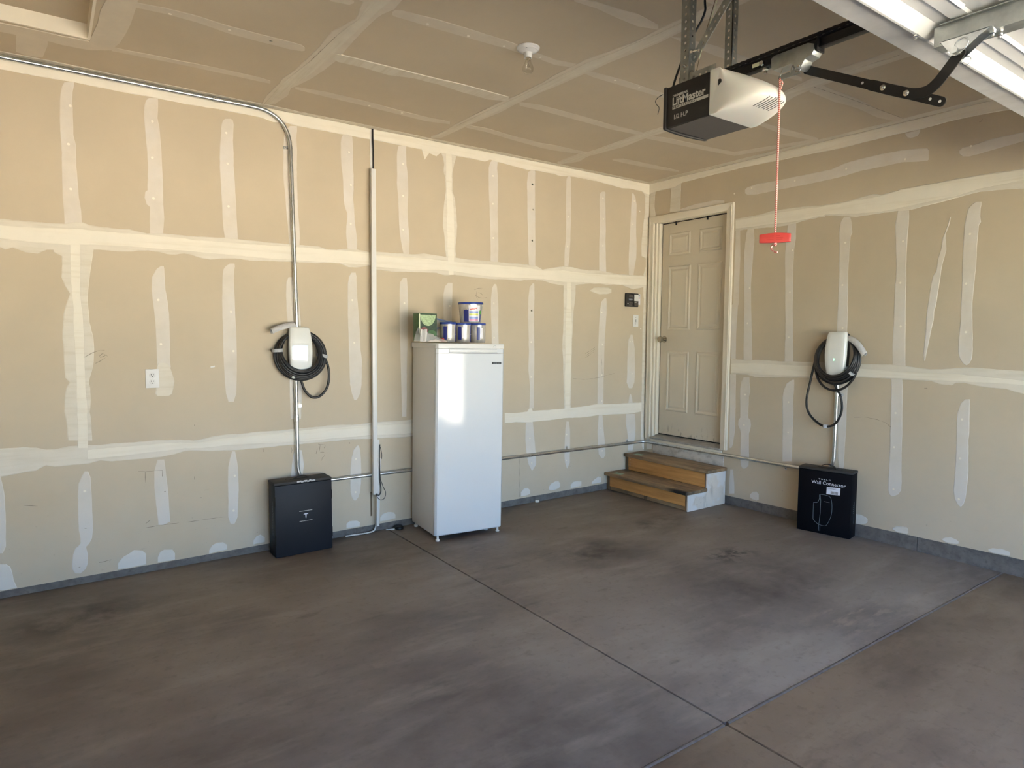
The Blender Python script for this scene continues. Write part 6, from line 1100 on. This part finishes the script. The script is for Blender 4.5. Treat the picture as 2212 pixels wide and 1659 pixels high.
# emergency release cord
rc = thing('release_cord', 'red and white release cord with a red pull handle hanging below the trolley', 'cord', (-2.782, -3.163, 1.8))
cpts = [(-2.782, -3.162, 2.338), (-2.782, -3.1635, 2.1), (-2.782, -3.1645, 1.820)]
g = G(); g.tube(cpts, .0036, 8); g.tube(smooth_path([(-2.782, -3.165, 1.795), (-2.782, -3.166, 1.787), (-2.782, -3.157, 1.783), (-2.782, -3.151, 1.776), (-2.782, -3.154, 1.768), (-2.782, -3.163, 1.761), (-2.782, -3.176, 1.757)], 4), .0034, 7); obj('cord', g, M['cord'], rc, smooth=True)
g = G(); g.lathe([(.002, -.008), (.006, -.004), (.0065, .002), (.003, .007)], (-2.782, -3.1655, 1.786), 'z', 10); g.tube([(-2.782, -3.164, 2.335), (-2.779, -3.170, 2.318), (-2.782, -3.166, 2.300)], .0030, 6); obj('knot', g, M['cord'], rc, smooth=True)
g = G(); HA = Vector((.53, -.85, 0)); HN = Vector((-.85, -.53, 0)); c0 = Vector((-2.782, -3.1645, 1.8065)); rr = []
for k in range(13):
    t = -1 + k / 6; zt = .0165 - .0042 * t * t; zb_ = .0165 - .0014 * t * t; w = .0085 - .001 * t * t
    p = c0 + HA * (t * .050); rr.append([p + HN * w + Vector((0, 0, zt)), p - HN * w + Vector((0, 0, zt)), p - HN * w - Vector((0, 0, zb_)), p + HN * w - Vector((0, 0, zb_))])
g.rings(rr); hp = obj('pull_handle', g, M['red'], rc, bevel=.0015)
g = G()
for z, w in ((.006, .016), (.0, .026), (-.006, .024)):
    for s in (-1, 1): 
        a, b = (c0 + HA * (s * w) + HN * .0082 + Vector((0, 0, z))), (c0 + HA * (s * .004) + HN * .0092 + Vector((0, 0, z)))
        g.tube([a, b], .0011, 4)
obj('print_lines', g, M['red_dark'], hp)

# ------------------------------------------------------------------ raised sectional door
gd = thing('sectional_door', 'white steel sectional garage door raised flat under the ceiling', 'garage door', (-2.77, -4.5, 2.34))
DX0, DX1, YD = -5.20, -.34, -3.515
prof = [(0, 2.338), (.068, 2.332), (.074, 2.3205), (.081, 2.3205), (.112, 2.348), (.146, 2.3485), (.152, 2.3425), (.192, 2.3430), (.198, 2.349), (.262, 2.3490), (.2655, 2.344), (.40, 2.344), (.404, 2.349), (.470, 2.349), (.476, 2.336), (.530, 2.336)]
poly = [(YD - s, z) for s, z in prof] + [(YD - .530, 2.379), (YD, 2.379)]
g = G(); g.prism(poly, YZ, DX0, DX1); s1 = obj('door_panel', g, M['door_steel'], gd)
obj('top_rail', G().box(DX0, DX1, YD + .0015, YD - .066, 2.3295, 2.3318), M['rail_steel'], gd)['label'] = 'flat galvanised top rail of the door'
for k in range(1, 5):
    y0 = YD - .535 * k; g = G(); g.prism([(a - .535 * k, b) for a, b in poly], YZ, DX0, DX1); obj('door_panel', g, M['door_steel'], gd)
for x0, x1 in ((DX0 + .1, -2.815), (-2.55, DX1 - .1)):
    for s in (.1935, .264, .405, .470):
        g = G(); g.prism([(YD - s, 2.3425), (YD - s - .006, 2.3475), (YD - s - .010, 2.3475), (YD - s - .003, 2.3385)], YZ, x0, x1); obj('panel_ridge', g, M['door_steel'], s1)
g = G(); X0, X1 = -2.762, -2.706
g.box(X0, X1, -3.624, -4.02, 2.2815, 2.2838); g.box(X0, X0 + .0022, -3.624, -4.02, 2.2838, 2.335); g.box(X1 - .0022, X1, -3.624, -4.02, 2.2838, 2.335); g.box(X0 - .012, X1 + .012, -3.640, -4.02, 2.334, 2.337)
obj('centre_stile', g, M['galv_dull'], gd)['label'] = 'galvanised centre stile with a slotted flange'
g = G(); g.prism(ell(-3.855, -2.728, .030, .0055), (lambda a, b, d: (b, a, d)), 2.2806, 2.2815); obj('stile_slot', g, M['white_plastic'], gd)
BX = (RX - .010, RX + .030)
for x in BX:
    g = G(); g.prism([(-3.652, 2.2812), (-3.662, 2.266), (-3.682, 2.237), (-3.692, 2.232), (-3.703, 2.237), (-3.745, 2.268), (-3.772, 2.2812)], YZ, x, x + .0024); obj('arm_bracket', g, M['galv'], gd)
obj('arm_bracket', G().box(BX[0], BX[1] + .0024, -3.650, -3.774, 2.2792, 2.2813), M['galv'], gd)
g = G(); g.cyl((BX[0] - .008, -3.6905, 2.2455), (BX[1] + .012, -3.6905, 2.2455), .0048, 10); g.cyl((BX[0] - .010, -3.6905, 2.2455), (BX[0] - .005, -3.6905, 2.2455), .0085, 12); obj('clevis_pin', g, M['galv'], gd)
g = G(); g.tube([(BX[0] - .004, -3.706 + .016 * math.cos(a), 2.258 + .016 * math.sin(a)) for a in [k * .45 for k in range(15)]], .0014, 6); g.tube([(BX[1] + .010, -3.700 + .011 * math.cos(a), 2.228 + .011 * math.sin(a)) for a in [k * .5 for k in range(13)]], .001, 5); obj('hitch_ring', g, M['galv'], gd)
for x, y, z in ((-2.752, -3.762, 2.279), (-2.722, -3.768, 2.279), (-2.80, -3.592, 2.318)):
    g = G(); g.lathe([(.0075, 0), (.0075, .005), (.0045, .007), (.004, .012)], (x, y, z + .001), 'z', 8, M3=Matrix.Rotation(math.pi, 3, 'X')); obj('bolt', g, M['chrome'], gd)
